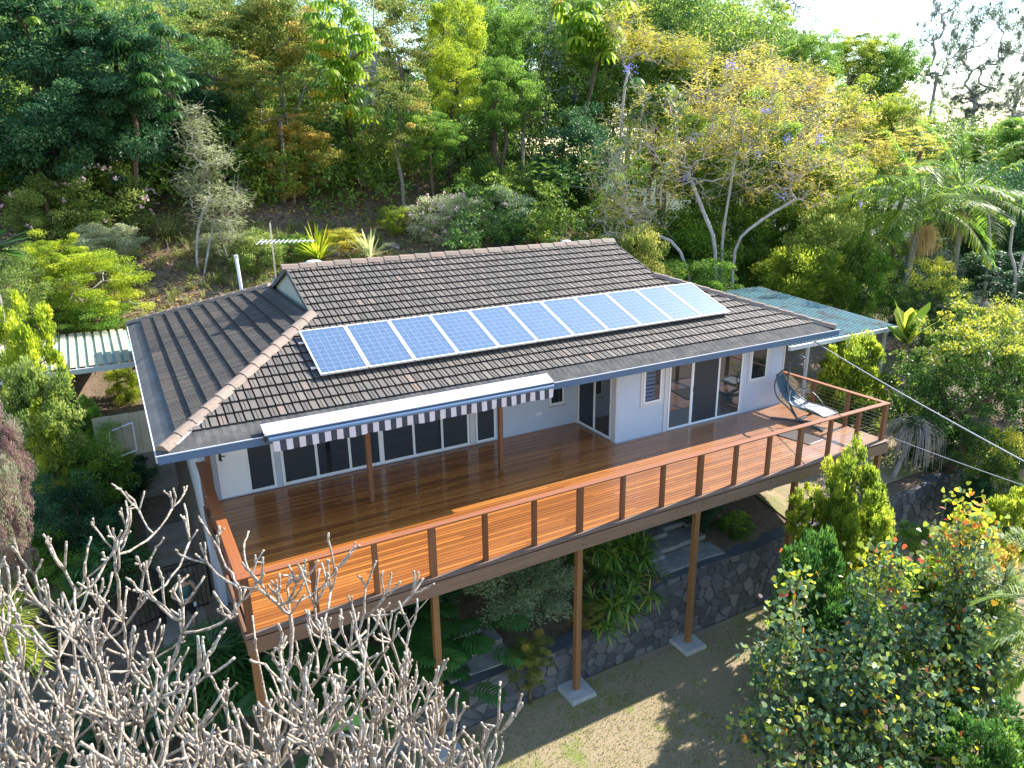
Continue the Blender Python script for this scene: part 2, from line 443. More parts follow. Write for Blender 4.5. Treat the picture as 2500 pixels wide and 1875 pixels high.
# clip planes: left hip x-XL > y-EY below the gable line, gable plane x=RXL above
# front slope built in three pieces: centre (full height), left hip wing, right hip wing
ST=.43
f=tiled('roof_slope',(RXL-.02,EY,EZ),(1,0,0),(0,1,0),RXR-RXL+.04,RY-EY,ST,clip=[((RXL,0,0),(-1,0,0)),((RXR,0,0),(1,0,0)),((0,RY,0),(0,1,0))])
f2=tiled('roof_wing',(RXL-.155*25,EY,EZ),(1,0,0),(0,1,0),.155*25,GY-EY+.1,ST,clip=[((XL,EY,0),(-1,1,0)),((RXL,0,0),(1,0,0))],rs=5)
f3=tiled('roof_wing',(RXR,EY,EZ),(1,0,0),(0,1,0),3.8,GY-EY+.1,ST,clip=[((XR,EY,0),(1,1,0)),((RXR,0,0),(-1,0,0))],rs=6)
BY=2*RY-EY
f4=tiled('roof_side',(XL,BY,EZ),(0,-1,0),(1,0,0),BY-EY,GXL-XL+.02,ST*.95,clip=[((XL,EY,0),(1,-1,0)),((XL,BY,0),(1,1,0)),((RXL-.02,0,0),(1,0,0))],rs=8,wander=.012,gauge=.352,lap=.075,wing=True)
# plain under-roof sheets for the rest (backs), slightly below the tiles
mb=MB()
def Zf(y): return EZ+(y-EY)*PT
for pts in ([(XL,EY,EZ),(XR,EY,EZ),(GXR,GY,GZ),(GXL,GY,GZ)],[(RXL,GY,GZ),(RXR,GY,GZ),(RXR,RY,RZ),(RXL,RY,RZ)],
            [(XL,EY,EZ),(GXL,GY,GZ),(GXL,2*RY-GY,GZ),(XL,BY,EZ)],[(XR,EY,EZ),(XR,BY,EZ),(GXR,2*RY-GY,GZ),(GXR,GY,GZ)],
            [(XL,BY,EZ),(GXL,2*RY-GY,GZ),(GXR,2*RY-GY,GZ),(XR,BY,EZ)],[(RXL,2*RY-GY,GZ),(RXL,RY,RZ),(RXR,RY,RZ),(RXR,2*RY-GY,GZ)]):
    mb.add([(p[0],p[1],p[2]-.02) for p in pts],[tuple(range(len(pts)))],0,.3)
mb.build('roof_underlay',MATS['roof_tile'],house)
# gutter guard strips along the eaves
def strip(name,mat,o,ux,uy,w,clip):
    ux=np.array(ux,float);uy=np.array(uy,float);o=np.array(o,float);up=np.array([0,0,1.]);sl=uy*CP+up*SP;nm=up*CP-uy*SP
    mb=MB(); k=int(w/.0388)+1; rows=[(-.03,-.0,0),(.10,.012,.5),(.30,.022,1),(.47,.030,1)]
    vs=[]
    for (s,h,am) in rows:
        for i in range(k+1): vs.append(o+ux*(i*.0388)+sl*s+nm*(h+.008+am*.004*math.sin(i*PI/2)))
    fs=[(r*(k+1)+i,r*(k+1)+i+1,(r+1)*(k+1)+i+1,(r+1)*(k+1)+i) for r in range(3) for i in range(k)]
    mb.add(vs,fs,0,.5); ob=mb.build(name,mat,house)
    bm=bmesh.new(); bm.from_mesh(ob.data)
    for (pt,nn) in clip: bmesh.ops.bisect_plane(bm,geom=bm.verts[:]+bm.edges[:]+bm.faces[:],plane_co=Vector(pt),plane_no=Vector(nn),clear_outer=True)
    bm.to_mesh(ob.data); bm.free()
strip('gutter_guard',MATS['gutter_mesh'],(XL,EY,EZ),(1,0,0),(0,1,0),XR-XL,[((XL,EY,0),(-1,1,0)),((XR,EY,0),(1,1,0))])
strip('gutter_guard',MATS['gutter_mesh_dark'],(XL,BY,EZ),(0,-1,0),(1,0,0),BY-EY,[((XL,EY,0),(1,-1,0)),((XL,BY,0),(1,1,0))])
# gutters
mb=MB(); mb.box(XL-.02,XR+.02,EY-.07,EY-.02,EZ-.155,EZ-.012); mb.box(XL-.02,XR+.02,EY-.055,EY+.02,EZ-.17,EZ-.157)
mb.build('gutter',MATS['gutter_blue'],house)
mb=MB(); mb.box(XL-.035,XR+.035,EY-.082,EY-.062,EZ-.010,EZ+.008); mb.build('gutter_rim',MATS['gutter_rim'],house)
mb=MB(); mb.box(XL-.05,XL-.025,EY-.03,BY,EZ-.14,EZ-.002); mb.build('gutter',MATS['gutter_rim'],house)
mb=MB(); mb.box(XR+.025,XR+.05,EY-.03,BY,EZ-.14,EZ-.002); mb.build('gutter',MATS['gutter_blue'],house)
mb=MB(); mb.box(XL+.0,XR-.0,EY+.0,RY,EZ-.16,EZ-.14); mb.build('soffit',MATS['soffit'],house)
# ridge and hip caps
def caps(p,q,L=.45,w=.145,h=.06,n0=0,name='ridge_caps'):
    p=np.array(p,float);q=np.array(q,float);d=q-p;T=np.linalg.norm(d);d/=T;k=max(1,round(T/L));st=T/k
    up=np.array([0,0,1.]);sd=np.cross(d,up);sd/=np.linalg.norm(sd);u=np.cross(sd,d)
    mb=MB()
    for i in range(k):
        a=p+d*(i*st-.02); e=p+d*((i+1)*st+.015); vs=[]
        for pt,hh in ((a,0.022),(e,0)):
            for (x,y) in ((-w,-.055),(-w*.45,h*.62),(0,h),(w*.45,h*.62),(w,-.055)): vs.append(pt+sd*x+u*(y+hh))
        fs=[(j,j+1,j+6,j+5) for j in range(4)]+[(4,3,2,1,0),(5,6,7,8,9)]
        mb.add(vs,fs,0,rnd.random())
    return mb.build(name,MATS['ridge_cap'],house)
caps((RXL-.08,RY,RZ+.06),(RXR+.08,RY,RZ+.06))
caps((XL+.08,EY+.08,EZ+.075),(GXL+.05,GY+.05,GZ+.10),L=.42,w=.15)
caps((GXL,2*RY-GY,GZ+.09),(XL,BY,EZ+.06),L=.42)
caps((XR-.05,EY+.05,EZ+.07),(GXR,GY,GZ+.09),L=.42,w=.13)
caps((GXR,2*RY-GY,GZ+.09),(XR,BY,EZ+.06),L=.42)
# pale mortar at the foot of the front hip
mb=MB()
for i in range(9):
    s=.15+i*.055; mb.tube([(XL+s+.16,EY+s-.02,EZ+s*PT+.035),(XL+s+.23,EY+s+.03,EZ+s*PT+.05)],[.022+.01*rnd.random(),.02],6)
for i in range(26):
    s=.02+rnd.random()*.5; x=XL+.45+s*1.6; mb.tube([(x,EY+.44,EZ+.44*PT+.035),(x+.05,EY+.44,EZ+.44*PT+.04)],.013,5)
mb.build('mortar_bedding',MATS['mortar'],house)
# vents on the ridge
for (dx,dy,s) in ((677,573,1),(1222,527,.85)):
    p=py(dx,dy,RY+.13); mb=MB(); bx=p[0]
    vs=[];N=12
    for r,hh in ((.22,0),(.21,.05),(.14,.09),(.0,.105)):
        for k in range(N): vs.append((bx+r*s*1.1*math.cos(2*PI*k/N),RY+.12+r*.6*s*math.sin(2*PI*k/N),RZ+.07+hh))
    fs=[(i*N+k,i*N+(k+1)%N,(i+1)*N+(k+1)%N,(i+1)*N+k) for i in range(3) for k in range(N)]
    mb.add(vs,fs); mb.build('ridge_vent',MATS['gutter_rim'],house,smooth=True)
# gable ends (left one shows), barge boards and flashing
for X,sg in ((RXL,-1),(RXR,1)):
    mb=MB(); x=X-sg*.10
    mb.add([(x,GY-.1,GZ-.05),(x,2*RY-GY+.1,GZ-.05),(x,RY,RZ-.02)],[(0,1,2)]); mb.build('gable_wall',MATS['gable_board'],house)
    mb=MB()
    for y0 in (GY,2*RY-GY): mb.bar((X-sg*.01,y0,GZ+.0),(X-sg*.01,RY,RZ-.0),.035,.12)
    mb.build('barge_board',MATS['gutter_mesh_dark'],house)
mb=MB(); vs=[];k=60
for i in range(k+1):
    y=GY+.05+(2*RY-2*GY-.1)*i/k
    w=.24+.10*rnd.random()
    vs+= [(RXL-.02,y,GZ+.07),(GXL-w,y+rnd.uniform(-.01,.01),GZ-w*PT+.062+.008*math.sin(i*2.4))]
mb.add(vs,[(2*i,2*i+2,2*i+3,2*i+1) for i in range(k)]); mb.build('flashing',MATS['gutter_mesh'],house)
# ================================================================== walls
WY,WP,XC,XE=5.136,3.308,9.678,15.716
TOP=EZ-.15
mb=MB(); mb.box(0,XC,WY,WY+.15,-3.3,TOP); mb.build('wall',MATS['wall_paint'],house)
mb=MB(); mb.box(XC,XE,WP,WP+.15,-2.6,TOP); mb.build('wall',MATS['wall_paint'],house)
mb=MB(); mb.box(XC,XC+.15,WP+.15,WY,-.6,TOP); mb.build('wall',MATS['wall_paint'],house)
mb=MB(); mb.box(XE-.15,XE,WP+.15,BY-.8,-2.6,TOP); mb.build('wall',MATS['wall_paint'],house)
mb=MB(); mb.box(-.02,.12,WY+.15,BY-.8,-3.3,TOP); mb.build('side_wall',MATS['wall_grey'],house)
mb=MB(); mb.box(-.06,.10,WY-.06,WY-.002,-3.3,TOP-.0); mb.build('corner_pilaster',MATS['wall_paint'],house)
mb=MB(); mb.box(.12,XE-.15,BY-.95,BY-.8,-1.5,TOP); mb.build('wall',MATS['wall_paint'],house)
# under-deck face of the house is dark in the photo: a concrete block base
# openings helper: frame, glass, on a wall facing -y at y0 (or facing -x at x0)
def opening(kind,a0,a1,z0,z1,plane,axis='y',fr=.05,mat='glass_dark',mull=(),label=None,frmat='white_frame',pr=.03,trim=0,panes=None,name='window'):
    """ring frame stands pr proud of the wall, pane set back inside it"""
    def B(mb,u0,u1,w0,w1,d0,d1,mi=0):   # d: out of the wall
        if axis=='y': mb.box(u0,u1,plane-d1,plane-d0,w0,w1,mi)
        else: mb.box(plane-d1,plane-d0,u0,u1,w0,w1,mi)
    mb=MB()
    B(mb,a0,a0+fr,z0,z1,.0,pr);B(mb,a1-fr,a1,z0,z1,.0,pr);B(mb,a0+fr,a1-fr,z0,z0+fr,.0,pr-.002)
    B(mb,a0+fr,a1-fr,z1-fr,z1,.0,pr-.002)
    for mu in mull:
        w=fr if not isinstance(mu,tuple) else mu[1]; c=mu if not isinstance(mu,tuple) else mu[0]
        B(mb,c-w/2,c+w/2,z0+fr,z1-fr,.0,pr-.004)
    w=mb.build(name,MATS[frmat],house,bevel=.004)
    edges=[a0+fr]+[x for mu in mull for x in ((mu[0]-mu[1]/2,mu[0]+mu[1]/2) if isinstance(mu,tuple) else (mu-fr/2,mu+fr/2))]+[a1-fr]
    for i in range(0,len(edges),2):
        g=MB(); mt=panes[i//2] if panes else mat
        B(g,edges[i],edges[i+1],z0+fr,z1-fr,.002,.010+.002*(i//2%2)); g.build('pane' if 'glass' in mt else 'screen_panel',MATS[mt],w)
    if trim:
        t=MB(); B(t,a0-trim,a1+trim,z0-trim,z0,.001,.022);B(t,a0-trim,a0,z0,z1,.001,.022);B(t,a1,a1+trim,z0,z1,.001,.022)
        t.build('trim',MATS['trim'],w)
    return w
# recess wall
d=MB(); d.box(.30,.90,WY-.022,WY-.001,.03,TOP-.01); dr=d.build('door',MATS['white_frame'],house)
h=MB(); h.box(.36,.41,WY-.036,WY-.022,.92,1.08); h.tube([(.385,WY-.03,1.03),(.385,WY-.08,1.03),(.49,WY-.085,1.03)],.011,8); h.tube([(.40,WY-.03,.93),(.40,WY-.055,.93)],.02,8)
h.build('handle',MATS['black_metal'],dr)
opening('w',.90,1.50,.03,2.08,WY,fr=.055,mat='screen',name='sliding_door')
opening('w',1.64,6.36,.03,2.08,WY,fr=.06,mull=(2.44,3.22,(4.0,.12),4.84,5.60),panes=['screen','glass_dark','glass_dark','glass_dark','glass_dark','screen'],name='sliding_door')
mb=MB(); mb.box(6.38,6.52,WY-.02,WY-.001,.02,TOP-.01); mb.build('trim',MATS['trim'],house)
opening('w',6.54,7.13,.03,2.08,WY,fr=.055,mat='screen',name='sliding_door')
opening('w',8.80,9.24,.66,1.60,WY,fr=.04,mat='glass_dark',trim=.04,name='window')
mb=MB(); mb.box(8.74,9.32,WY-.05,WY-.023,.56,.60); mb.build('sill',MATS['trim'],house)
mb=MB(); mb.box(8.36,8.54,WY-.02,WY-.001,.43,.52); so=mb.build('power_socket',MATS['white_frame'],house,bevel=.006)
mb=MB(); 
for x in (8.41,8.47): mb.box(x-.012,x+.012,WY-.026,WY-.020,.455,.50)
mb.build('switch',MATS['trim'],so)
# return wall, facing -x
opening('w',3.52,5.04,.03,2.06,XC,axis='x',fr=.06,mull=((4.27,.07),),panes=['glass_mirror','screen'],name='sliding_door')
mb=MB(); mb.box(XC-.03,XC-.001,WP+.005,3.50,.0,TOP-.01); mb.build('trim',MATS['trim'],house)
mb=MB(); mb.box(XC-.03,XC-.001,5.06,WY-.002,.0,TOP-.01); mb.build('trim',MATS['trim'],house)
# projecting wall
w=opening('w',10.52,11.10,.92,1.98,WP,fr=.045,mat='glass_dark',trim=.10,name='louvre_window')
mb=MB()
for i in range(9):
    z=1.0+i*.105; mb.add([(10.57,WP-.012,z),(10.88,WP-.012,z),(10.88,WP-.030,z+.09),(10.57,WP-.030,z+.09)],[(0,1,2,3)])
mb.build('louvre_blades',MATS['gutter_blue'],w)
mb=MB(); mb.box(11.22,11.34,WP-.025,WP-.001,.0,TOP-.01); mb.build('trim',MATS['trim'],house)
sd=opening('w',11.36,14.04,.02,2.05,WP,fr=.055,mull=((12.18,.09),(13.14,.06)),panes=['glass_mirror','screen','glass_mirror'],name='sliding_door')
mb=MB(); mb.box(12.215,12.235,WP-.05,WP-.028,.98,1.12); mb.build('handle',MATS['black_metal'],sd)
mb=MB(); mb.box(14.05,14.12,WP-.025,WP-.001,.0,TOP-.01); mb.build('trim',MATS['trim'],house)
opening('w',14.36,15.0,.93,1.95,WP,fr=.04,mat='glass_dark',trim=.09,name='window')
mb=MB(); mb.box(XE-.05,XE+.01,WP-.02,WP-.001,-.3,TOP-.01); mb.build('trim',MATS['trim'],house)
# veranda posts
for (x,y) in ((3.14,3.36),(6.33,3.36),(.13,WY-.12)):
    mb=MB(); mb.box(x-.05,x+.05,y-.05,y+.05,.002,TOP-.015,a=.6); mb.build('veranda_post',MATS['post_timber'],house,bevel=.004)
# downlight/rain head under the left eave
mb=MB(); mb.tube([(.03,3.1,EZ-.17),(.03,3.1,EZ-.30)],.075,12); mb.tube([(.03,3.1,EZ-.30),(.03,3.13,EZ-.36)],[.075,.05],12); mb.build('rain_head',MATS['white_frame'],house,smooth=False)
mb=MB(); mb.tube([(-.04,WY+.35,TOP),(-.055,WY+.35,-3.2)],.045,10); mb.build('downpipe',MATS['wall_paint'],house,smooth=True)
# antenna pole and vent pipe: on the gable
pA=py(676,678/1,10.2); 
def dpy(a,b,y): return py(a,b,y)
an=thing('tv_antenna','grey television antenna on a mast fixed to the left gable of the roof','antenna',(2.95,10.0,3.7))
a0=py(596,600,10.0); a1=py(583,481,10.0)
mb=MB(); foot=(RXL-.12,10.0,GZ+.25); mb.tube([foot,(a0[0],10.0,a0[2]),a1],.022,8); mb.build('mast',MATS['steel'],an)
c=a1+(a0-a1)*.34; mb=MB(); ax=np.array([.9,-.38,.0]); ax/=np.linalg.norm(ax); sd_=np.array([.38,.9,.05])
mb.tube([c-ax*.35,c+ax*1.15],.013,6)
for i in range(13):
    p=c-ax*.33+ax*i*.118; l=.42-.02*i; mb.tube([p-sd_*l,p+sd_*l],.009,5)
mb.build('elements',MATS['gutter_rim'],an)
vp=thing('vent_pipe','white vent pipe standing behind the left part of the tiled roof','pipe',(1.7,15.2,0))
q0=py(523,634,15.1);q1=py(510,556,15.1); mb=MB(); mb.tube([(q0[0],q0[1],q0[2]-1.9),q0,q1],.055,10); mb.build('pipe',MATS['gutter_rim'],vp,smooth=True)
mb=MB(); mb.tube([q1,q1+np.array([0,0,.08])],.07,10); mb.build('cap',MATS['gutter_rim'],vp)
# ================================================================== solar panels
def cellmat():
    m,n,b=nt('solar_cells'); tc=n.nodes.new('ShaderNodeUVMap'); s=n.nodes.new('ShaderNodeSeparateXYZ'); n.links.new(tc.outputs[0],s.inputs[0])
    def fr(out,mul,w):
        a=n.nodes.new('ShaderNodeMath'); a.operation='MULTIPLY'; a.inputs[1].default_value=mul; n.links.new(out,a.inputs[0])
        f=n.nodes.new('ShaderNodeMath'); f.operation='FRACT'; n.links.new(a.outputs[0],f.inputs[0])
        g=n.nodes.new('ShaderNodeMath'); g.operation='PINGPONG'; g.inputs[1].default_value=.5; n.links.new(f.outputs[0],g.inputs[0])
        l=n.nodes.new('ShaderNodeMath'); l.operation='LESS_THAN'; l.inputs[1].default_value=w; n.links.new(g.outputs[0],l.inputs[0]); return l.outputs[0]
    def mx(a,b):
        q=n.nodes.new('ShaderNodeMath'); q.operation='MAXIMUM'; n.links.new(a,q.inputs[0]); n.links.new(b,q.inputs[1]); return q.outputs[0]
    grid=mx(fr(s.outputs[0],6,.022),fr(s.outputs[1],10,.022))
    bus=fr(s.outputs[0],18,.035)
    v=geo_coords(n); vr=n.nodes.new('ShaderNodeTexVoronoi'); vr.inputs['Scale'].default_value=26; n.links.new(v,vr.inputs['Vector'])
    base=ramp(n,[(0,(.045,.075,.13)),(.5,(.06,.10,.17)),(1,(.08,.125,.20))],vr.outputs['Color'])
    c=mixc(n,base.outputs[0],(.11,.155,.24),bus); c=mixc(n,c,(.25,.31,.42),grid)
    n.links.new(c,b.inputs['Base Color']); b.inputs['Roughness'].default_value=.22; b.inputs['Coat Weight'].default_value=1; b.inputs['Coat IOR'].default_value=1.9; b.inputs['Coat Roughness'].default_value=.25
    return m
cellmat(); simple('alu_frame',(.74,.70,.72),.45,.2,var=.05)
SX0,SY0,SW=2.393,3.88,1.0492
sl=np.array([0,CP,SP]); nm=np.array([0,-SP,CP]); SL=1.735
ords=['leftmost solar panel of the row on the roof, nearest the left hip','second solar panel from the left in the roof row','third solar panel from the left in the roof row','fourth solar panel from the left in the roof row','fifth solar panel from the left in the roof row','middle solar panel of the eleven on the roof','fifth solar panel from the right in the roof row','fourth solar panel from the right in the roof row','third solar panel from the right in the roof row','second solar panel from the right in the roof row','rightmost solar panel of the row on the roof']
panel0=None
o0=np.array([SX0,SY0,EZ+(SY0-EY)*PT])+nm*.14
def mk_panel():
    t=thing('solar_panel',ords[0],'solar panel',tuple(o0),'solar panels in a row on the tiled roof')
    def Pp(x,s,h): return o0+np.array([x,0,0])+sl*s+nm*h
    g=.012; w=.03; mb=MB()
    def rect(x0,x1,s0,s1,h0,h1):
        vs=[Pp(x,s,h) for h in (h0,h1) for s in (s0,s1) for x in (x0,x1)]
        mb.add(vs,[(0,2,3,1),(4,5,7,6),(0,1,5,4),(2,6,7,3),(0,4,6,2),(1,3,7,5)])
    rect(g,g+w,0,SL,0,.045);rect(SW-g-w,SW-g,0,SL,0,.045);rect(g+w,SW-g-w,0,w,0,.044);rect(g+w,SW-g-w,SL-w,SL,0,.044)
    mb.build('frame',MATS['alu_frame'],t)
    mb=MB(); mb.add([Pp(g+w,w,.036),Pp(SW-g-w,w,.036),Pp(SW-g-w,SL-w,.036),Pp(g+w,SL-w,.036)],[(0,1,2,3)])
    c=mb.build('cell_sheet',MATS['solar_cells'],t); uv=c.data.uv_layers.new(name='UVMap')
    for i,q in enumerate(((0,0),(1,0),(1,1),(0,1))): uv.data[i].uv=q
    mb=MB(); rect(g+.1,g+.16,.1,SL-.1,-.09,-.002); mb.build('mounting_foot',MATS['alu_frame'],t)
    return t
panel0=mk_panel()
def dup(root,loc,label=None,rotz=None,scale=None):
    r=root.copy(); COL.objects.link(r); r.location=tuple(loc)
    if rotz is not None: r.rotation_euler=(0,0,rotz)
    if scale: r.scale=scale if hasattr(scale,'__len__') else (scale,)*3
    if label: r['label']=label
    for ch in list(root.children):
        c=ch.copy(); COL.objects.link(c); mi=ch.matrix_parent_inverse.copy(); c.parent=r; c.matrix_parent_inverse=mi
        for g in ch.children:
            d=g.copy(); COL.objects.link(d); mi=g.matrix_parent_inverse.copy(); d.parent=c; d.matrix_parent_inverse=mi
    return r
for i in range(1,11): dup(panel0,(o0[0]+SW*i,o0[1],o0[2]),ords[i])
mb=MB()
for s in (.35,1.35):
    a=o0+sl*s+nm*(-.03); mb.bar(a-np.array([.09,0,0]),a+np.array([SW*11+.06,0,0]),.04,.04)
tag(mb.build('mounting_rail',MATS['alu_frame']),'metal rails under the row of solar panels on the roof','rails')
# ================================================================== awning
aw=thing('awning','retracted awning with striped grey and white valance fixed along the veranda gutter','awning',(4,2.4,2.2))
AX0,AX1=.93,7.17
simple('awning_white',(.40,.40,.44),.5,var=.03); simple('awning_blue',(.10,.17,.28),.4,var=.05)
mb=MB(); mb.add([(AX0,2.66,EZ+.20),(AX1,2.66,EZ+.20),(AX1,2.34,EZ+.085),(AX0,2.34,EZ+.085),(AX0,2.66,EZ+.185),(AX1,2.66,EZ+.185),(AX1,2.34,EZ+.07),(AX0,2.34,EZ+.07)],[(0,3,2,1),(4,5,6,7),(0,1,5,4),(3,7,6,2),(0,4,7,3),(1,2,6,5)])
mb.build('cover',MATS['awning_white'],aw)
mb=MB(); mb.tube([(AX0+.06,2.36,EZ-.02),(AX1-.02,2.36,EZ-.02)],.055,12); mb.tube([(AX0+.02,2.42,EZ+.035),(AX1-.0,2.42,EZ+.035)],.035,8); mb.build('front_bar',MATS['awning_blue'],aw)
for x in (AX0,AX1-.03):
    mb=MB(); mb.box(x,x+.03,2.36,2.6,EZ-.06,EZ+.10); mb.build('end_bracket',MATS['black_metal'],aw)
m,n,b=nt('valance_stripes'); n.links.new(ramp(n,[(0,(.045,.05,.065)),(.5,(.62,.56,.60))],attr(n),'CONSTANT').outputs[0],b.inputs['Base Color']); b.inputs['Roughness'].default_value=.85
mb=MB(); ns=51; xs=np.linspace(AX0+.13,AX1-.03,ns+1)
for i in range(ns):
    sub=4
    for j in range(sub):
        vs=[]
        for x in (xs[i]+(xs[i+1]-xs[i])*j/sub,xs[i]+(xs[i+1]-xs[i])*(j+1)/sub):
            for z,k in ((EZ-.06,.0),(EZ-.16,.5),(EZ-.265,1)): vs.append((x,2.325+k*.014*math.sin(x*9)+k*.008*math.sin(x*31),z+.006*k*math.sin(x*7)))
        mb.add(vs,[(0,3,4,1),(1,4,5,2)],0,1. if i%2==0 else 0.)
vl=mb.build('valance',MATS['valance_stripes'],aw)
# ================================================================== deck
SP_=1.047; DX1=15*SP_
deck=thing('deck','long raised timber deck with wire railing along the front of the house','deck',(8,2.5,0))
mb=MB(); y=-.02; rr=random.Random(4)
while y<WY-.03:
    y1=min(y+.084,WY-.02); x=-.02; x_end=DX1+.02 if y<WP-.06 else XC-.035
    while x<x_end:
        l=rr.uniform(2.0,5.4); xe=min(x+l,x_end)
        if x_end-xe<.6: xe=x_end
        mb.box(x,xe-.002,y,y1,-.022,rr.uniform(-.0015,.0015),0,rr.random()**1.2); x=xe+.001
    y+=.094
mb.build('floor_boards',MATS['deck_board'],deck)
mb=MB(); mb.add([(0,0,-.026),(DX1,0,-.026),(DX1,WP,-.026),(XC,WP,-.026),(XC,WY,-.026),(0,WY,-.026)],[(0,1,2,3,4,5)])
for i in range(17):
    x=.1+i*(DX1-.2)/16; mb.box(x-.025,x+.025,.05,WP-.1,-.22,-.03)
mb.build('joists',MATS['dark_void'],deck)
mb=MB(); mb.box(-.10,DX1+.12,-.105,-.06,-.315,-.03,a=.4); mb.box(-.10,DX1+.12,-.155,-.107,-.335,-.06,a=.7); mb.build('front_beam',MATS['beam_timber'],deck)
mb=MB(); mb.box(-.10,DX1+.12,-.16,-.023,-.028,-.006,a=.6); mb.build('edge_board',MATS['beam_timber'],deck)
mb=MB(); mb.box(-.10,-.055,-.05,WY-.1,-.30,-.01); mb.build('side_beam',MATS['beam_timber_y'],deck)
mb=MB(); mb.box(DX1+.05,DX1+.10,-.05,WP,-.30,-.01); mb.build('side_beam',MATS['beam_timber_y'],deck)
mb=MB(); mb.box(.0,DX1,1.9,2.0,-.40,-.225); mb.build('bearer',MATS['dark_void'],deck)
# rail caps
mb=MB(); mb.box(-.03,DX1+.09,-.075,.065,.965,1.0,a=.5); mb.build('hand_rail',MATS['rail_timber'],deck,bevel=.005)
mb=MB(); mb.box(-.115,.065,.067,3.28,.965,1.003,a=.5); mb.box(-.115,-.032,-.08,.065,.965,1.003,a=.5); mb.build('hand_rail',MATS['rail_timber_y'],deck,bevel=.005)
mb=MB(); mb.box(-.115,.065,3.30,WY-.02,.965,1.003,a=.1); mb.build('hand_rail',MATS['rail_timber_y'],deck,bevel=.005)
mb=MB(); mb.box(DX1-.05,DX1+.09,.067,WP-.03,.965,.999,a=.2); mb.build('hand_rail',MATS['rail_timber_y'],deck,bevel=.005)
for i in range(16):
    x=i*SP_; w=.062 if i%3==0 else .043
    mb=MB(); mb.box(x-w,x+w,-.055,.035,-.004 if 1 else 0,.963,a=rr.random()); mb.build('rail_post',MATS['post_timber'],deck,bevel=.004)
for i in range(1,6):
    y=i*.98
    mb=MB(); mb.box(-.075,.02,y-.045,y+.045,-.25,.963,a=rr.random()*.6); p=mb.build('rail_post',MATS['post_timber'],deck,bevel=.004)
    mb=MB(); mb.tube([(-.075,y,.70),(-.105,y,.70)],[.012,.018],8); mb.build('cable_fitting',MATS['steel'],p)
for i in range(1,3):
    y=i*1.10; mb=MB(); mb.box(DX1-.02,DX1+.07,y-.045,y+.045,-.004,.963,a=rr.random()); mb.build('rail_post',MATS['post_timber'],deck,bevel=.004)
for j in range(9):
    z=.10+j*.096
    mb=MB(); mb.tube([(0,-.01,z),(DX1,-.01,z)],.0016,4); mb.build('rail_wire',MATS['wire_steel'],deck)
    mb=MB(); mb.tube([(DX1+.02,0,z),(DX1+.02,WP,z)],.0022,4); mb.build('rail_wire',MATS['steel'],deck)
    mb=MB(); mb.tube([(-.03,0,z),(-.03,WY,z)],.0024,4); mb.build('rail_wire',MATS['steel'],deck)
# support posts
for i in (0,3,6,9,12,15):
    x=i*SP_; gz=-3.9 if i<12 else -3.9
    mb=MB(); mb.box(x-.062,x+.062,-.055,.07,gz+.10,-.317,a=.3+.1*i%1*.5); mb.build('support_post',MATS['support_timber'],deck,bevel=.005)
    for s in (-.03,.03):
        pass
mb=MB()
for i in (0,3,6,9,12,15):
    for z in (-.1,-.24): mb.tube([(i*SP_,-.158,z),(i*SP_,-.170,z)],.014,8)
mb.build('bolts',MATS['steel'],deck)
mb=MB(); mb.tube([(3*SP_,.08,-.42),(0.05,.10,-3.0)],.012,6); mb.tube([(0.05,.12,-.42),(3*SP_,.12,-3.4)],.012,6); mb.build('brace_wire',MATS['steel'],deck)
fl={0:'concrete footing under the deck corner post behind the bare frangipani branches',3:'concrete footing partly hidden by the frangipani branches, under the second deck post',6:'square concrete footing under the middle deck post on the lawn',9:'square concrete footing right of the middle one, nearest the tall stone wall',12:'concrete footing behind the purple leaved tree',15:'concrete footing under the right corner post of the deck'}
for i in (0,3,6,9,12):
    t=MB(); x=i*SP_; s=.33; vs=[(x-s,-.33,-3.95),(x+s,-.33,-3.95),(x+s,.33,-3.95),(x-s,.33,-3.95),(x-s+.03,-.30,-3.80),(x+s-.03,-.30,-3.80),(x+s-.03,.30,-3.80),(x-s+.03,.30,-3.80)]
    t.add(vs,[(4,5,6,7),(0,1,5,4),(1,2,6,5),(2,3,7,6),(3,0,4,7)]); tag(t.build('footing',MATS['concrete'],bevel=.012),fl[i],'footing','concrete footings of the deck posts')
# ================================================================== swing lounger
def rn(nx,ny): return ray(nx/K,ny/K)
def plane(nx,ny,ax,val):
    d=rn(nx,ny); return CAMP+d*(val-CAMP[ax])/d[ax]
def W(x,y,ax,val): return plane(1850+x*350/1659,780+y*350/1659,ax,val)
def smoothp(pts,k=4):
    pts=[np.array(p,float) for p in pts]; out=[]
    P=[2*pts[0]-pts[1]]+pts+[2*pts[-1]-pts[-2]]
    for i in range(1,len(P)-2):
        for j in range(k):
            t=j/k; a,b,c,d=P[i-1:i+3]
            out.append(.5*((2*b)+(-a+c)*t+(2*a-5*b+4*c-d)*t*t+(-a+3*b-3*c+d)*t**3))
    out.append(pts[-1]); return out
simple('frame_grey',(.10,.12,.14),.4,.3,var=.05); simple('sling',(.34,.35,.36),.8,var=.05); simple('sling_blue',(.045,.08,.115),.8,var=.08)
sw=thing('swing_lounger','hanging lounger chair with curved grey metal stand at the right end of the deck','lounger',(14.96,1.98,0))
mb=MB()
A=[W(*p,0,14.9) for p in ((470,1180),(370,1040),(230,905),(195,780),(225,660),(290,590),(400,522),(520,525))]
mb.tube(smoothp(A),.019,8)
mb.build('hoop',MATS['frame_grey'],sw,smooth=True)
mb=MB(); Bp=[(14.96,2.0,.03),(15.02,2.35,.35),tuple(W(345,800,0,15.12)),tuple(W(358,620,0,15.12)),tuple(W(400,500,0,15.12)),tuple(W(450,435,0,15.12)),tuple(W(500,425,0,15.12)),tuple(W(545,450,0,15.12))]
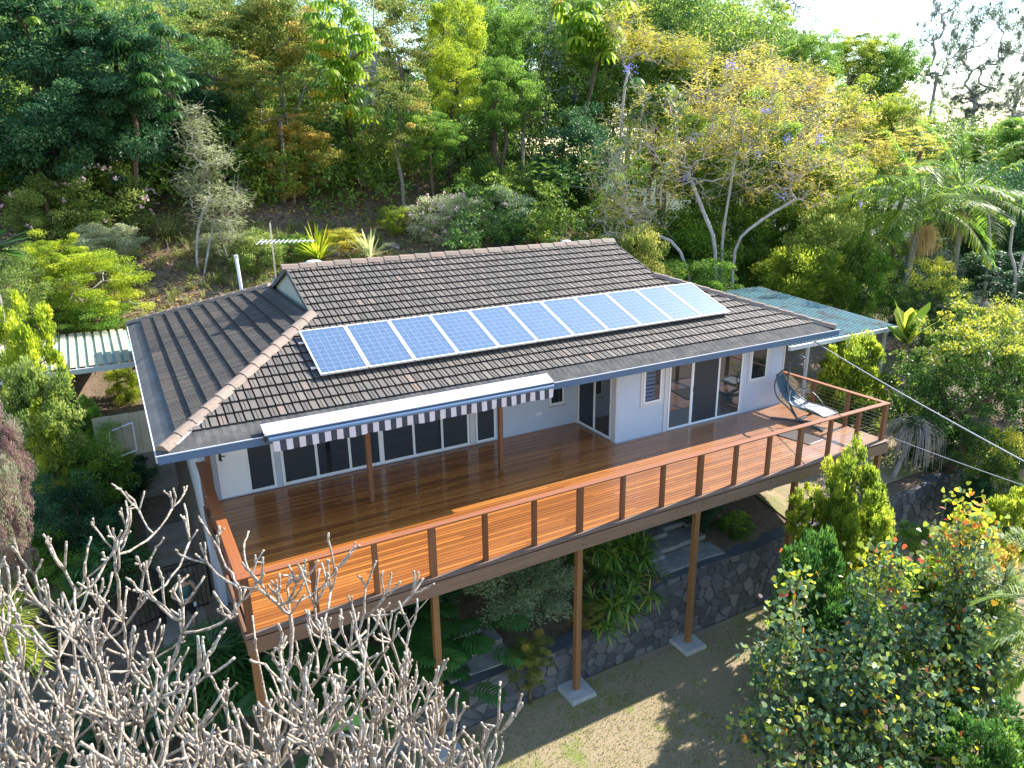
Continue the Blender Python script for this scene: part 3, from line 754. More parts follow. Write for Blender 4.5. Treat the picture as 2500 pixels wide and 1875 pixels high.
mb.tube(smoothp(Bp),.028,8); mb.build('stand_arm',MATS['frame_grey'],sw,smooth=True)
mb=MB()
for q in ((14.50,2.55),(14.87,1.11),(15.42,2.10),(15.35,1.55)): mb.bar((14.96,1.98,.03),(q[0],q[1],.03),.05,.04); 
mb.build('foot_base',MATS['frame_grey'],sw,bevel=.005)
hk=W(545,450,0,15.12); mb=MB()
for i in range(5):
    mb.tube([hk+np.array([0,0,-.03-.05*i]),hk+np.array([.01 if i%2 else -.01,0,-.07-.05*i])],.008,5)
mb.build('chain',MATS['steel'],sw)
# sling profile: left/right rails
prof=[(14.86,15.12,2.80,1.16),(14.84,15.20,2.74,.98),(14.84,15.32,2.60,.74),(14.86,15.46,2.36,.50),(14.88,15.54,2.08,.42),(14.92,15.58,1.75,.43),(14.98,15.62,1.45,.39),(15.02,15.64,1.27,.34)]
Lr=smoothp([(a,y,z) for a,b,y,z in prof]);Rr=smoothp([(b,y,z) for a,b,y,z in prof])
mb=MB(); mb.tube(Lr+[Rr[-1]],.014,6); mb.tube([Lr[0]]+Rr,.014,6); mb.build('sling_frame',MATS['frame_grey'],sw,smooth=True)
for nm_,s0,s1,mt in (('headrest',0,12,'sling_blue'),('seat_sling',12,len(Lr)-1,'sling')):
    mb=MB(); vs=[]
    for i in range(s0,s1+1):
        for t in (.05,.3,.5,.7,.95): p=Lr[i]*(1-t)+Rr[i]*t; vs.append(p+np.array([0,0,-.035*math.sin(PI*t)]))
    k=s1-s0; mb.add(vs,[(5*i+j,5*i+j+1,5*i+j+6,5*i+j+5) for i in range(k) for j in range(4)]); mb.build(nm_,MATS[mt],sw,smooth=True)
mb=MB()
for i in range(0,len(Lr),1):
    for e,o in ((Lr,Rr),(Rr,Lr)): mb.tube([e[i],e[i]*.93+o[i]*.07],.006,4)
mb.build('lacing',MATS['black_metal'],sw)
for e,dx in ((Lr,-.06),(Rr,.06)):
    mb=MB(); mb.tube(smoothp([e[9],e[11]+np.array([dx,0,.22]),e[16]+np.array([dx,0,.26]),e[21]]),.013,6); mb.build('armrest',MATS['frame_grey'],sw,smooth=True)
# mat
simple('mat_fabric',(.075,.06,.055),.95,var=.1,sc=20); mt=[plane(1850+x*350/1659,780+y*350/1659,2,.012) for x,y in ((200,1325),(590,1450),(760,1385),(520,1265))]
mt=[(13.62,1.62),(13.80,.66),(14.48,.74),(14.34,1.70)]
vs=[];N=0
def rr_poly(pts,r=.08,k=4):
    out=[]; n_=len(pts)
    for i in range(n_):
        p=np.array(pts[i]);a=np.array(pts[i-1]);c=np.array(pts[(i+1)%n_]); u1=(a-p)/np.linalg.norm(a-p);u2=(c-p)/np.linalg.norm(c-p)
        for j in range(k+1):
            t=j/k; out.append((1-t)**2*(p+u1*r)+2*t*(1-t)*p+t*t*(p+u2*r))
    return out
pl=rr_poly(mt); n_=len(pl); mb=MB()
mb.add([(p[0],p[1],.012) for p in pl]+[(p[0],p[1],.003) for p in pl],[tuple(range(n_))]+[(i,i+n_,(i+1)%n_+n_,(i+1)%n_) for i in range(n_)])
mo=tag(mb.build('deck_mat',MATS['mat_fabric']),'dark rounded mat lying on the deck boards in front of the swing lounger','mat')
mb=MB(); mb.tube([(p[0],p[1],.012) for p in pl]+[(pl[0][0],pl[0][1],.012)],.010,5); mb.build('mat_edge',MATS['black_metal'],mo)
# ================================================================== ground
xs=np.concatenate([np.arange(-60,-8,2.5),np.arange(-8,24,.4),np.arange(24,60,1.5),np.arange(60,181,8)])
ys=np.concatenate([np.arange(-50,-6,4),np.arange(-6,.1,.5),[.14,.34,.4,.46,.6,.8,1.],np.arange(1.4,30,.45),np.arange(30,70,1.5),np.arange(70,201,8)])
m,n,b=nt('soil'); v=geo_coords(n)
f1=noise(n,v,.35,7,.7);f2=noise(n,v,6,7,.75);f3=noise(n,v,35,5,.7)
c=mixc(n,(.10,.068,.046),(.20,.135,.09),ramp(n,[(.35,(0,0,0)),(.7,(1,1,1))],f2).outputs[0])
c=mixc(n,c,(.34,.25,.17),ramp(n,[(.55,(0,0,0)),(.72,(.8,.8,.8))],f3).outputs[0])
c=mixc(n,c,(.07,.085,.03),ramp(n,[(.5,(0,0,0)),(.68,(.7,.7,.7))],f1).outputs[0])
gg=n.nodes.new('ShaderNodeNewGeometry'); ss=n.nodes.new('ShaderNodeSeparateXYZ'); n.links.new(gg.outputs['Position'],ss.inputs[0])
m1=n.nodes.new('ShaderNodeMath'); m1.operation='MULTIPLY_ADD'; m1.inputs[1].default_value=.8; n.links.new(ss.outputs[0],m1.inputs[0]); n.links.new(ss.outputs[1],m1.inputs[2])
m2=n.nodes.new('ShaderNodeMapRange'); m2.inputs[1].default_value=40; m2.inputs[2].default_value=50; n.links.new(m1.outputs[0],m2.inputs[0]); c=mixc(n,c,(.022,.045,.016),m2.outputs[0])
n.links.new(c,b.inputs['Base Color']); b.inputs['Roughness'].default_value=.95; bump(n,b,f2,.8,.06)
V=[];
for y in ys:
    for x in xs:
        z=hgt(x,y)
        if not(y<.6 and x>-.5): z+=.10*math.sin(x*1.3+y*.7)*math.sin(y*1.1-x*.4)*(1 if y>15.5 or x<-1.5 else .2)
        V.append((x,y,z))
nx=len(xs); F=[(j*nx+i,j*nx+i+1,(j+1)*nx+i+1,(j+1)*nx+i) for j in range(len(ys)-1) for i in range(nx-1)]
g=MB(); g.v=V; g.f=F; g.m=[0]*len(F); g.a=[0.]*len(F); struct(g.build('ground',MATS['soil'],smooth=True))
# lawn sheet
m,n,b=nt('lawn_grass'); v=geo_coords(n)
f1=noise(n,v,.55,5,.6);f2=noise(n,v,3.2,7,.75);f3=noise(n,v,40,5,.8)
dry=ramp(n,[(0.2,(.22,.165,.10)),(.5,(.30,.235,.145)),(.8,(.40,.32,.21))],f3)
grn=ramp(n,[(0.2,(.09,.13,.02)),(.5,(.17,.21,.035)),(.85,(.28,.31,.07))],f3)
mm=n.nodes.new('ShaderNodeMath'); mm.operation='ADD'; n.links.new(f1,mm.inputs[0]); n.links.new(f2,mm.inputs[1])
c=mixc(n,dry.outputs[0],grn.outputs[0],ramp(n,[(.49,(0,0,0)),(.60,(.9,.9,.9))],(lambda q:(n.links.new(mm.outputs[0],q.inputs[0]),setattr(q,'operation','MULTIPLY'),q.inputs[1].__setattr__('default_value',.5),q.outputs[0])[3])(n.nodes.new('ShaderNodeMath'))).outputs[0])
n.links.new(c,b.inputs['Base Color']); b.inputs['Roughness'].default_value=.95; bump(n,b,f3,.7,.03)
lx=np.arange(1.2,22.1,.4); ly=np.append(np.arange(-9,.05,.4),.24); g=MB()
g.add([(x,y,hgt(x,y)+.012) for y in ly for x in lx],[(j*len(lx)+i,j*len(lx)+i+1,(j+1)*len(lx)+i+1,(j+1)*len(lx)+i) for j in range(len(ly)-1) for i in range(len(lx)-1)])
struct(g.build('lawn',MATS['lawn_grass']))
# upper lawn right of the deck, behind the wall
g=MB(); lx=np.arange(13.6,23,.4); ly=np.arange(.9,6,.4)
g.add([(x,y,hgt(x,y)+.03) for y in ly for x in lx],[(j*len(lx)+i,j*len(lx)+i+1,(j+1)*len(lx)+i+1,(j+1)*len(lx)+i) for j in range(len(ly)-1) for i in range(len(lx)-1)])
struct(g.build('lawn_upper',MATS['lawn_grass']))
# concrete path by the left wall with steps
g=MB()
def pth(y): return max(-3.22,-3.25+(y-5.8)*.29)
ysx=[3.5,5.0,6.2,7.0,7.35,7.7,8.05,8.4,10.5,13.5]; zz=[-3.2,-3.2,-3.15,-2.95,-2.78,-2.61,-2.44,-2.27,-1.7,-.85]
for i in range(len(ysx)-1):
    z0=zz[i]; z1=zz[i] if 2<=i<=7 else zz[i+1]
    g.add([(-1.32,ysx[i],z0+.03),(-.07,ysx[i],z0+.03),(-.07,ysx[i+1],z1+.03),(-1.32,ysx[i+1],z1+.03)],[(0,1,2,3)])
    if 2<=i<=7: g.add([(-1.32,ysx[i+1],z0+.03),(-.07,ysx[i+1],z0+.03),(-.07,ysx[i+1],zz[i+1]+.03),(-1.32,ysx[i+1],zz[i+1]+.03)],[(0,1,2,3)])
    g.add([(-1.32,ysx[i],z0+.03),(-1.32,ysx[i+1],z1+.03),(-1.32,ysx[i+1],-3.6),(-1.32,ysx[i],-3.6)],[(0,1,2,3)])
struct(g.build('path',MATS['path_concrete']))
# paved slabs on top of the retaining wall and under the deck
simple('slab_stone',(.27,.265,.25),.9,var=.5,sc=3.2,bmp=.8)
g=MB()
for (x0,x1,y0,y1) in ((9.0,11.0,.55,2.6),(3.6,5.1,.55,1.9),(12.2,15.2,3.4,4.9)):
    r2=random.Random(int(x0*7)); xx=x0
    while xx<x1:
        xe=min(xx+r2.uniform(.4,.7),x1); yy=y0
        while yy<y1:
            ye=min(yy+r2.uniform(.4,.7),y1); z=hgt((xx+xe)/2,max(.8,(yy+ye)/2))+.04+r2.uniform(0,.015)
            g.box(xx,xe-.015,yy,ye-.015,z-.25,z); yy=ye
        xx=xe
struct(g.build('paving',MATS['slab_stone']))
# ================================================================== stone retaining wall (displaced voronoi stones)
m,n,b=nt('wall_stone'); v=geo_coords(n); nz=noise(n,v,9,6,.7)
at=attr(n); st=ramp(n,[(0,(.045,.045,.045)),(.04,(.07,.07,.065)),(.06,(.045,.05,.06)),(.5,(.075,.082,.095)),(1,(.15,.15,.155))],at)
c=mixc(n,st.outputs[0],(.22,.22,.20),ramp(n,[(.55,(0,0,0)),(.75,(.45,.45,.45))],nz).outputs[0]); n.links.new(c,b.inputs['Base Color'])
b.inputs['Roughness'].default_value=.8; bump(n,b,nz,.7,.02)
def stone_wall(name,x0,x1,yf,zb,ztop,label,res=.030,cell=.27,seed=3,batter=.10):
    R=np.random.default_rng(seed); zmax=max(ztop(x) for x in np.linspace(x0,x1,30))
    nxs=int((x1-x0)/res);H=zmax-zb; nzs=int(H/res)
    gx,gz=np.meshgrid(np.arange(-1,int((x1-x0)/cell)+2),np.arange(-1,int(H/cell)+2))
    sx=(gx+R.uniform(0,.95,gx.shape)).ravel()*cell+x0; sz=(gz+R.uniform(0,.95,gx.shape)).ravel()*cell*.85+zb; rv=R.uniform(.1,1,sx.shape)
    keep=R.random(sx.shape)>.18; sx,sz,rv=sx[keep],sz[keep],rv[keep]
    X=np.linspace(x0,x1,nxs);V=[];A=[];
    idx=np.zeros((nxs,nzs+1),int); cols=[]
    for i,x in enumerate(X):
        zt=ztop(x); Z=np.linspace(zb,zt,nzs)
        dx=(sx[None]-x)*.85; dz=sz[None]-Z[:,None]; d=np.sqrt(dx**2+dz**2); o=np.argsort(d,axis=1)[:,:2]
        d1=d[np.arange(nzs),o[:,0]];d2=d[np.arange(nzs),o[:,1]]; e=np.clip((d2-d1)/.07,0,1)
        h=np.clip(e*1.3,0,1)**.7*.045+(rv[o[:,0]]-.5)*.022*np.clip(e*1.3,0,1); a=np.where(e<.30,.02,rv[o[:,0]]*.9+.08)
        for z,hh in zip(Z,h): V.append((x,yf-hh+batter*(z-zb)/1.7,z+.0))
        V.append((x,yf+.30+batter,zt+.02*math.sin(x*5)+.01)); a=list(a); a[-1]=.45+.1*math.sin(x*3); cols.append(a+[.5])
    k=nzs+1; F=[];AA=[]
    for i in range(nxs-1):
        for j in range(k-1): F.append((i*k+j,(i+1)*k+j,(i+1)*k+j+1,i*k+j+1)); AA.append(cols[i][j])
    o=MB(); o.v=V;o.f=F;o.m=[0]*len(F);o.a=AA
    return tag(o.build(name,MATS['wall_stone']),label,'wall')
def wtop(x):
    if x<9: return -2.95+.66*sm(6.3,9.0,x)-.0*x
    return -2.22+.03*math.sin(x*2)
stone_wall('stone_retaining_wall',1.6,21.5,.30,-3.95,wtop,'long dark stone retaining wall behind the deck posts above the lawn')
# ================================================================== carport / covered roofs
m,n,b=nt('green_roof'); v=geo_coords(n); f=noise(n,v,1.3,8,.75);f2=noise(n,v,9,6,.7)
c=mixc(n,(.10,.23,.25),(.20,.33,.31),ramp(n,[(.35,(0,0,0)),(.65,(1,1,1))],f2).outputs[0]); c=mixc(n,c,(.13,.095,.075),ramp(n,[(.5,(0,0,0)),(.62,(.85,.85,.85))],f).outputs[0])
c=mixc(n,c,(.42,.40,.34),ramp(n,[(.62,(0,0,0)),(.72,(.6,.6,.6))],f2).outputs[0]); n.links.new(c,b.inputs['Base Color']); b.inputs['Roughness'].default_value=.5
cp=thing('carport','open carport with dirty green corrugated roof at the right end of the house','carport',(19.5,7,-1))
mb=MB(); k=130; z=1.52
def yb_(x): return 11.55
xs_=np.linspace(0,1,k+1); vs=[]
for t in xs_:
    hh=.022*(1 if int(t*k)%4<2 else -1)
    vs+= [(16.55+t*5.05,3.87,z+hh),(16.9+t*6.66,11.52,z+.02+hh)]
mb.add(vs,[(2*i,2*i+2,2*i+3,2*i+1) for i in range(k)]); mb.build('roof_sheet',MATS['green_roof'],cp)
mb=MB(); mb.bar((16.5,3.80,z-.06),(21.65,3.80,z-.06),.10,.12); mb.build('gutter',MATS['gutter_rim'],cp)
mb=MB(); mb.bar((21.62,3.8,z-.03),(23.58,11.52,z-.03),.04,.10); mb.build('fascia',MATS['gutter_blue'],cp)
for (x,y) in ((21.4,4.0),(17.6,4.0),(23.2,11.3),(19.5,4.0)):
    mb=MB(); mb.box(x-.04,x+.04,y-.04,y+.04,hgt(x,y)-.2,z-.04); mb.build('post',MATS['trim'],cp)
sh=thing('walkway_cover','low corrugated cream and green roof joining the back left corner of the house','roof',(-2.5,15,0))
simple('cream_sheet',(.44,.40,.30),.6,var=.18,sc=3); simple('aged_green',(.25,.40,.36),.6,var=.3,sc=3)
mb=MB(); P0=np.array([-4.6,17.75,1.52]);P1=np.array([-.90,17.45,1.52]);Q0=np.array([-4.4,13.1,1.40]);Q1=np.array([-.84,13.15,1.40])
k=15
for i in range(k):
    t0,t1,t2=i/k,(i+.62)/k,(i+1)/k; f=lambda t,P,Q:P+(Q-P)*t
    a,b_,c_,d_=f(t0,P0,P1),f(t1,P0,P1),f(t1,Q0,Q1),f(t0,Q0,Q1); e,g_=f(t2,P0,P1),f(t2,Q0,Q1); u=np.array([0,0,.06])
    wd=0 if i in (3,4,6,7,9,10,12) else 0
    mb.add([a+u,b_+u,c_+u,d_+u],[(3,2,1,0)],0); mb.add([a,a+u,d_+u,d_],[(0,1,2,3)],0); mb.add([b_,b_+u,c_+u,c_],[(3,2,1,0)],0); mb.add([b_,e,g_,c_],[(3,2,1,0)],1)
mb.build('roof_sheet',[MATS['cream_sheet'],MATS['aged_green']],sh)
mb=MB(); mb.bar(Q0+np.array([0,-.05,-.06]),Q1+np.array([-.02,-.05,-.06]),.06,.15); mb.build('fascia',MATS['gutter_rim'],sh)
for x in (-4.2,): 
    mb=MB(); mb.box(x,x+.07,13.2,13.27,-1.2,1.36); mb.build('post',MATS['trim'],sh)
# cream fence panel with pipe gate at the left
cf=thing('cream_fence','cream vertical board fence panel at the left below the tiled roof','fence',(-1.5,10,-1))
mb=MB()
for i in range(6):
    x=-2.08+i*.212; mb.box(x,x+.206,10.0,10.03,-.36,.80+.01*(i%2))
mb.build('boards',MATS['cream_sheet'],cf)
mb=MB()
L=lambda x,y: py((x*.4341)/K,(580+y*.434)/K,9.7)
pts=[L(612,1095),L(745,1040),L(770,1195),L(640,1245)]
for i in range(4): mb.tube([pts[i],pts[(i+1)%4]],.022,6)
tag(mb.build('pipe_gate',MATS['gutter_rim']),'pale blue pipe frame leaning in front of the cream board fence','gate frame')
# black pool-type fence with gate near the person
bf=thing('black_fence','black metal picket fence with gate crossing the foot of the side path','fence',(-1.5,5.9,-3.2))
def fence_run(x0,x1,y0,y1,zt0,zt1,h=1.25):
    L=math.hypot(x1-x0,y1-y0); k=int(L/.105); mb=MB()
    for dz in (-.03,-.16,-h+.08): mb.bar((x0,y0,zt0+dz),(x1,y1,zt1+dz),.028,.032)
    mb.build('fence_rails',MATS['black_metal'],bf)
    mb=MB()
    for i in range(k+1):
        t=i/k; x=x0+(x1-x0)*t;y=y0+(y1-y0)*t;z=zt0+(zt1-zt0)*t; mb.box(x-.008,x+.008,y-.008,y+.008,z-h,z-.03)
    mb.build('pickets',MATS['black_metal'],bf)
    for (x,y,z) in ((x0,y0,zt0),(x1,y1,zt1)):
        mb=MB(); mb.box(x-.028,x+.028,y-.028,y+.028,z-h-.1,z+.03); mb.build('fence_post',MATS['black_metal'],bf)
fence_run(-1.22,-.16,5.9,5.9,-1.66,-1.64,1.34); fence_run(-3.3,-1.28,5.75,5.9,-1.95,-1.68,1.3); fence_run(-6.2,-3.35,5.4,5.75,-2.25,-1.96,1.3)
# ================================================================== overhead wires
def wire(name,a,b,sag,r,label):
    a=np.array(a);b=np.array(b); pts=[a+(b-a)*t+np.array([0,0,-sag*4*t*(1-t)]) for t in np.linspace(0,1,24)]
    mb=MB(); mb.tube(pts,r,5); return tag(mb.build(name,MATS['cable_grey'],smooth=True),label,'cable')
simple('cable_grey',(.45,.45,.46),.5,var=.05)
A0=np.array([16.5,2.93,1.86]); B0=pd(2212,985,12.5); B0=A0+(B0-A0)*1.5
wire('power_cable',A0,B0,.10,.014,'twisted pale power cable running from the right eave corner past the palm trees')
A1=plane(2175,1067,1,.10); B1=pd(2212,1045,13.5); B1=A1+(B1-A1)*1.5
wire('stay_cable',A1,B1,.04,.010,'thin pale cable running from below the right deck corner to the right')
mb=MB(); mb.tube([A0+np.array([0,0,.05]),A0+np.array([0,0,-.12])],.04,8); mb.build('cable_bracket',MATS['white_frame'],house)
# ================================================================== person
simple('skin',(.50,.30,.22),.5,var=.03); simple('top_green',(.05,.13,.125),.85,var=.08); simple('hair_dark',(.045,.028,.018),.6,var=.1); simple('trouser_black',(.018,.018,.02),.8,var=.1)
simple('white_plastic',(.65,.66,.68),.3,var=0); simple('eye_white',(.6,.6,.6),.3,var=0)
pn=thing('person','person in a sleeveless dark green top holding a drone controller by the black fence','person',(-.74,5.22,-3.2))
px_,py_,pz0=-.74,5.22,-3.20
def skin_obj(name,verts,edges,rad,mat,root=0,sub=2):
    me=bpy.data.meshes.new(name); me.from_pydata([(px_+v[0],py_+v[1],pz0+v[2]) for v in verts],edges,[])
    o=bpy.data.objects.new(name,me); COL.objects.link(o)
    md=o.modifiers.new('s','SKIN'); md.use_smooth_shade=True
    for i,r in enumerate(rad):
        sv=me.skin_vertices[0].data[i]; sv.radius=r if hasattr(r,'__len__') else (r,r); sv.use_root=(i==root)
    o.modifiers.new('u','SUBSURF').levels=sub; o.modifiers['u'].render_levels=sub
    dg=bpy.context.evaluated_depsgraph_get(); m2=bpy.data.meshes.new_from_object(o.evaluated_get(dg)); m2.materials.clear(); m2.materials.append(mat)
    bpy.data.objects.remove(o); o2=bpy.data.objects.new(name,m2); COL.objects.link(o2); o2.parent=pn; o2.matrix_parent_inverse=pn.matrix_basis.inverted(); 
    m2.polygons.foreach_set('use_smooth',[True]*len(m2.polygons)); return o2
# facing -y; x right of the picture
V_=[(0,0,.93),(0,.01,1.08),(0,.0,1.22),(0,.01,1.36),(0,-.01,1.44),(0,-.035,1.50),(0,-.05,1.56),(0,-.055,1.62), # 0 pelvis..7 head top
   (-.09,0,.88),(-.10,-.01,.50),(-.10,.02,.09),(-.12,-.17,.02), (.09,0,.88),(.11,.0,.50),(.11,.03,.09),(.13,-.16,.02), # legs 8-15
   (-.17,.0,1.36),(-.25,.02,1.10),(-.13,-.21,1.11),(-.085,-.25,1.12), (.17,.0,1.36),(.25,.02,1.10),(.13,-.21,1.11),(.085,-.25,1.12)]
E_=[(0,1),(1,2),(2,3),(3,4),(4,5),(5,6),(6,7),(0,8),(8,9),(9,10),(10,11),(0,12),(12,13),(13,14),(14,15),(3,16),(16,17),(17,18),(18,19),(3,20),(20,21),(21,22),(22,23)]
R_=[(.13,.09),(.115,.08),(.122,.082),(.105,.070),.05,.055,(.075,.09),(.06,.075),(.085,.085),.055,.04,.035,(.085,.085),.055,.04,.035,.052,.042,.030,.028,.052,.042,.030,.028]
skin_obj('body',V_,E_,R_,MATS['skin'])
skin_obj('top',[(0,0,.90),(0,.01,1.06),(0,.0,1.20),(0,.01,1.31),(-.075,.0,1.395),(.075,.0,1.395),(-.085,.0,1.43),(.085,.0,1.43)],[(0,1),(1,2),(2,3),(3,4),(3,5),(4,6),(5,7)],[(.155,.118),(.142,.108),(.152,.118),(.146,.112),(.050,.088),(.050,.088),(.032,.060),(.032,.060)],MATS['top_green'])
skin_obj('shorts',[(0,0,.94),(0,0,.88),(-.095,0,.80),(-.105,0,.52),(.095,0,.80),(.11,0,.52)],[(0,1),(1,2),(2,3),(1,4),(4,5)],[(.15,.115),(.14,.11),.098,.07,.098,.07],MATS['trouser_black'])
bm=bmesh.new(); bmesh.ops.create_icosphere(bm,subdivisions=3,radius=1)
for v in bm.verts:
    q=v.co; k=1+.05*math.sin(q.x*14)*math.cos(q.z*9)+.04*math.sin(q.y*17+q.x*5)
    v.co=Vector((px_+q.x*.090*k,py_-.03+q.y*.108*k+(.02 if q.z<0 else 0),pz0+1.605+q.z*.085*k-(.10 if q.z<-.2 and q.y>.1 else 0)))
bmesh.ops.delete(bm,geom=[v for v in bm.verts if v.co.y<py_-.085 and v.co.z<pz0+1.60],context='VERTS')
me=bpy.data.meshes.new('hair'); bm.to_mesh(me); bm.free(); me.materials.append(MATS['hair_dark']); me.polygons.foreach_set('use_smooth',[True]*len(me.polygons)); link('hair',me,pn)
# hands: palm + five fingers closed around the controller grips
for s in (-1,1):
    vv=[(s*.085,-.25,1.12),(s*.075,-.285,1.125)]; ee=[(0,1)]; rr_=[.024,.022]
    for k in range(4):
        z=1.15-.02*k; b_=len(vv); vv+=[(s*.07,-.30,z),(s*.045,-.325,z-.002),(s*.028,-.312,z-.004)]; ee+=[(1,b_),(b_,b_+1),(b_+1,b_+2)]; rr_+=[.0095,.0085,.0075]
    b_=len(vv); vv+=[(s*.075,-.27,1.158),(s*.05,-.28,1.175)]; ee+=[(1,b_),(b_,b_+1)]; rr_+=[.011,.009]
    skin_obj('hand',vv,ee,rr_,MATS['skin'],root=1,sub=1)
# face
mb=MB()
for s in (-.03,.03): mb.tube([(px_+s,py_-.128,pz0+1.575),(px_+s,py_-.136,pz0+1.572)],[.011,.004],8)
mb.build('eyes',MATS['hair_dark'],pn)
mb=MB(); mb.tube([(px_,py_-.13,pz0+1.58),(px_,py_-.158,pz0+1.545),(px_,py_-.135,pz0+1.538)],[.008,.014,.008],6); mb.build('nose',MATS['skin'],pn)
simple('lip',(.35,.13,.11),.5,var=0)
mb=MB(); mb.tube([(px_-.022,py_-.128,pz0+1.512),(px_,py_-.137,pz0+1.512),(px_+.022,py_-.128,pz0+1.512)],.006,6); mb.build('mouth',MATS['lip'],pn)
mb=MB()
for s in (-.078,.078): mb.tube([(px_+s,py_-.045,pz0+1.575),(px_+s,py_-.045,pz0+1.535)],[.016,.010],6)
mb.build('ears',MATS['skin'],pn)
ct=thing('drone_controller','white drone controller held in both hands of the person by the fence','controller',(px_,py_-.30,pz0+1.12))
mb=MB(); mb.box(px_-.075,px_+.075,py_-.315,py_-.265,pz0+1.11,pz0+1.145); mb.build('body',MATS['white_plastic'],ct,bevel=.01)
mb=MB()
for s in (-.045,.045): mb.tube([(px_+s,py_-.29,pz0+1.145),(px_+s,py_-.29,pz0+1.165)],.006,6)
mb.build('stick',MATS['black_metal'],ct)
mb=MB(); mb.box(px_+.14,px_+.20,py_-.135,py_-.12,pz0+.80,pz0+.92); tag(mb.build('phone',MATS['white_plastic'],None,bevel=.004),'white phone at the right hip of the person by the fence','phone')
# ================================================================== foliage materials
leafmat('leaf_mid',[(.1,(.02,.055,.012)),(.5,(.04,.10,.02)),(.9,(.09,.17,.03))])
leafmat('leaf_dark',[(.1,(0.016,0.055,0.029)),(.5,(0.034,0.107,0.044)),(.8,(0.078,0.182,0.065)),(1,(0.182,0.286,0.091))],trans=.3,spec=.4,rough=.5)
leafmat('leaf_olive',[(.1,(0.058,0.098,0.020)),(.45,(0.146,0.202,0.039)),(.72,(0.306,0.312,0.066)),(.92,(0.612,0.351,0.099))],trans=.38)
leafmat('leaf_orange',[(.1,(0.064,0.103,0.018)),(.35,(0.180,0.230,0.034)),(.6,(0.464,0.391,0.078)),(.85,(0.773,0.437,0.147))],trans=.35)
leafmat('leaf_lime',[(.1,(0.073,0.130,0.013)),(.4,(0.204,0.299,0.024)),(.7,(0.422,0.494,0.039)),(.95,(0.670,0.650,0.066))],trans=.42)
leafmat('leaf_green',[(.1,(0.042,0.112,0.017)),(.45,(0.119,0.237,0.034)),(.75,(0.238,0.388,0.053)),(.95,(0.448,0.537,0.085))],trans=.4)
leafmat('leaf_bright',[(.1,(0.054,0.108,0.014)),(.4,(0.161,0.240,0.029)),(.7,(0.363,0.432,0.041)),(1,(0.645,0.600,0.082))],trans=.42)
leafmat('leaf_yellow',[(.1,(.22,.26,.04)),(.4,(.44,.43,.06)),(.75,(.60,.54,.09)),(1,(.62,.45,.10))],trans=.45)
leafmat('leaf_jaca',[(.1,(0.246,0.264,0.047)),(.4,(0.517,0.484,0.084)),(.7,(0.764,0.638,0.112)),(.95,(0.800,0.550,0.150))],trans=.45)
leafmat('leaf_jaca_green',[(.1,(.08,.12,.03)),(.5,(.20,.24,.05)),(.9,(.40,.36,.08))],trans=.45)
leafmat('leaf_euc',[(.1,(.05,.075,.05)),(.5,(.10,.13,.085)),(.9,(.17,.20,.12))],trans=.3)
leafmat('leaf_grey',[(.1,(.13,.17,.08)),(.5,(.32,.36,.18)),(.9,(.60,.60,.40))],trans=.3)
leafmat('leaf_shrub',[(.1,(0.054,0.108,0.020)),(.5,(0.161,0.240,0.051)),(.85,(0.363,0.420,0.112)),(1,(0.672,0.600,0.286))],trans=.35)
leafmat('leaf_limetip',[(.1,(.02,.06,.012)),(.42,(.05,.12,.02)),(.62,(.11,.18,.03)),(.74,(.32,.35,.04)),(1,(.55,.50,.05))],trans=.4,spec=.4)
leafmat('leaf_greyshade',[(.1,(.08,.14,.08)),(.5,(.20,.28,.15)),(.9,(.38,.46,.26))],trans=.3)
leafmat('leaf_maroon',[(.1,(.08,.06,.05)),(.4,(.22,.13,.12)),(.6,(.40,.27,.26)),(.7,(.24,.30,.12)),(.95,(.50,.50,.38))],trans=.35)
leafmat('leaf_purple',[(.0,(0.056,0.112,0.075)),(.22,(0.075,0.150,0.094)),(.36,(0.163,0.250,0.100)),(.46,(0.350,0.425,0.075)),(.54,(0.200,0.125,0.138)),(.62,(0.163,0.225,0.075)),(.66,(0.300,0.400,0.062)),(.80,(0.450,0.525,0.037)),(.93,(0.725,0.575,0.037)),(.955,(0.750,0.250,0.037)),(1,(0.625,0.100,0.062))],trans=.35,spec=.5,rough=.36,tw=1.4)
leafmat('leaf_glossy',[(.0,(0.024,0.078,0.020)),(.6,(0.060,0.162,0.031)),(1,(0.215,0.360,0.051))],trans=.3,spec=.6,rough=.33)
leafmat('leaf_umbrella',[(.0,(.02,.07,.02)),(.5,(.045,.13,.025)),(.8,(.10,.21,.03)),(1,(.26,.36,.04))],trans=.35,spec=.3)
leafmat('leaf_umbrella_lime',[(.0,(.08,.19,.02)),(.6,(.24,.36,.03)),(.9,(.38,.46,.04)),(1,(.50,.30,.02))],trans=.5)
leafmat('leaf_palm',[(.0,(0.052,0.138,0.024)),(.5,(0.155,0.276,0.039)),(.8,(0.386,0.483,0.039)),(1,(0.670,0.575,0.049))],trans=.5,spec=.35,rough=.45)
leafmat('leaf_strap_dark',[(.0,(.02,.075,.022)),(.6,(.055,.16,.035)),(1,(.16,.30,.06))],trans=.25,spec=.6,rough=.33)
leafmat('leaf_drac',[(.0,(.04,.12,.03)),(.5,(.10,.24,.04)),(.75,(.28,.38,.06)),(1,(.50,.46,.09))],trans=.3,spec=.5)
leafmat('leaf_yucca',[(.0,(.22,.34,.02)),(.5,(.50,.55,.03)),(1,(.66,.62,.06))],trans=.45)
leafmat('leaf_variegated',[(.0,(.16,.26,.08)),(.5,(.42,.48,.20)),(1,(.62,.62,.36))],trans=.35)
leafmat('leaf_grass',[(.0,(.10,.16,.03)),(.5,(.22,.25,.07)),(1,(.40,.34,.16))],trans=.35)
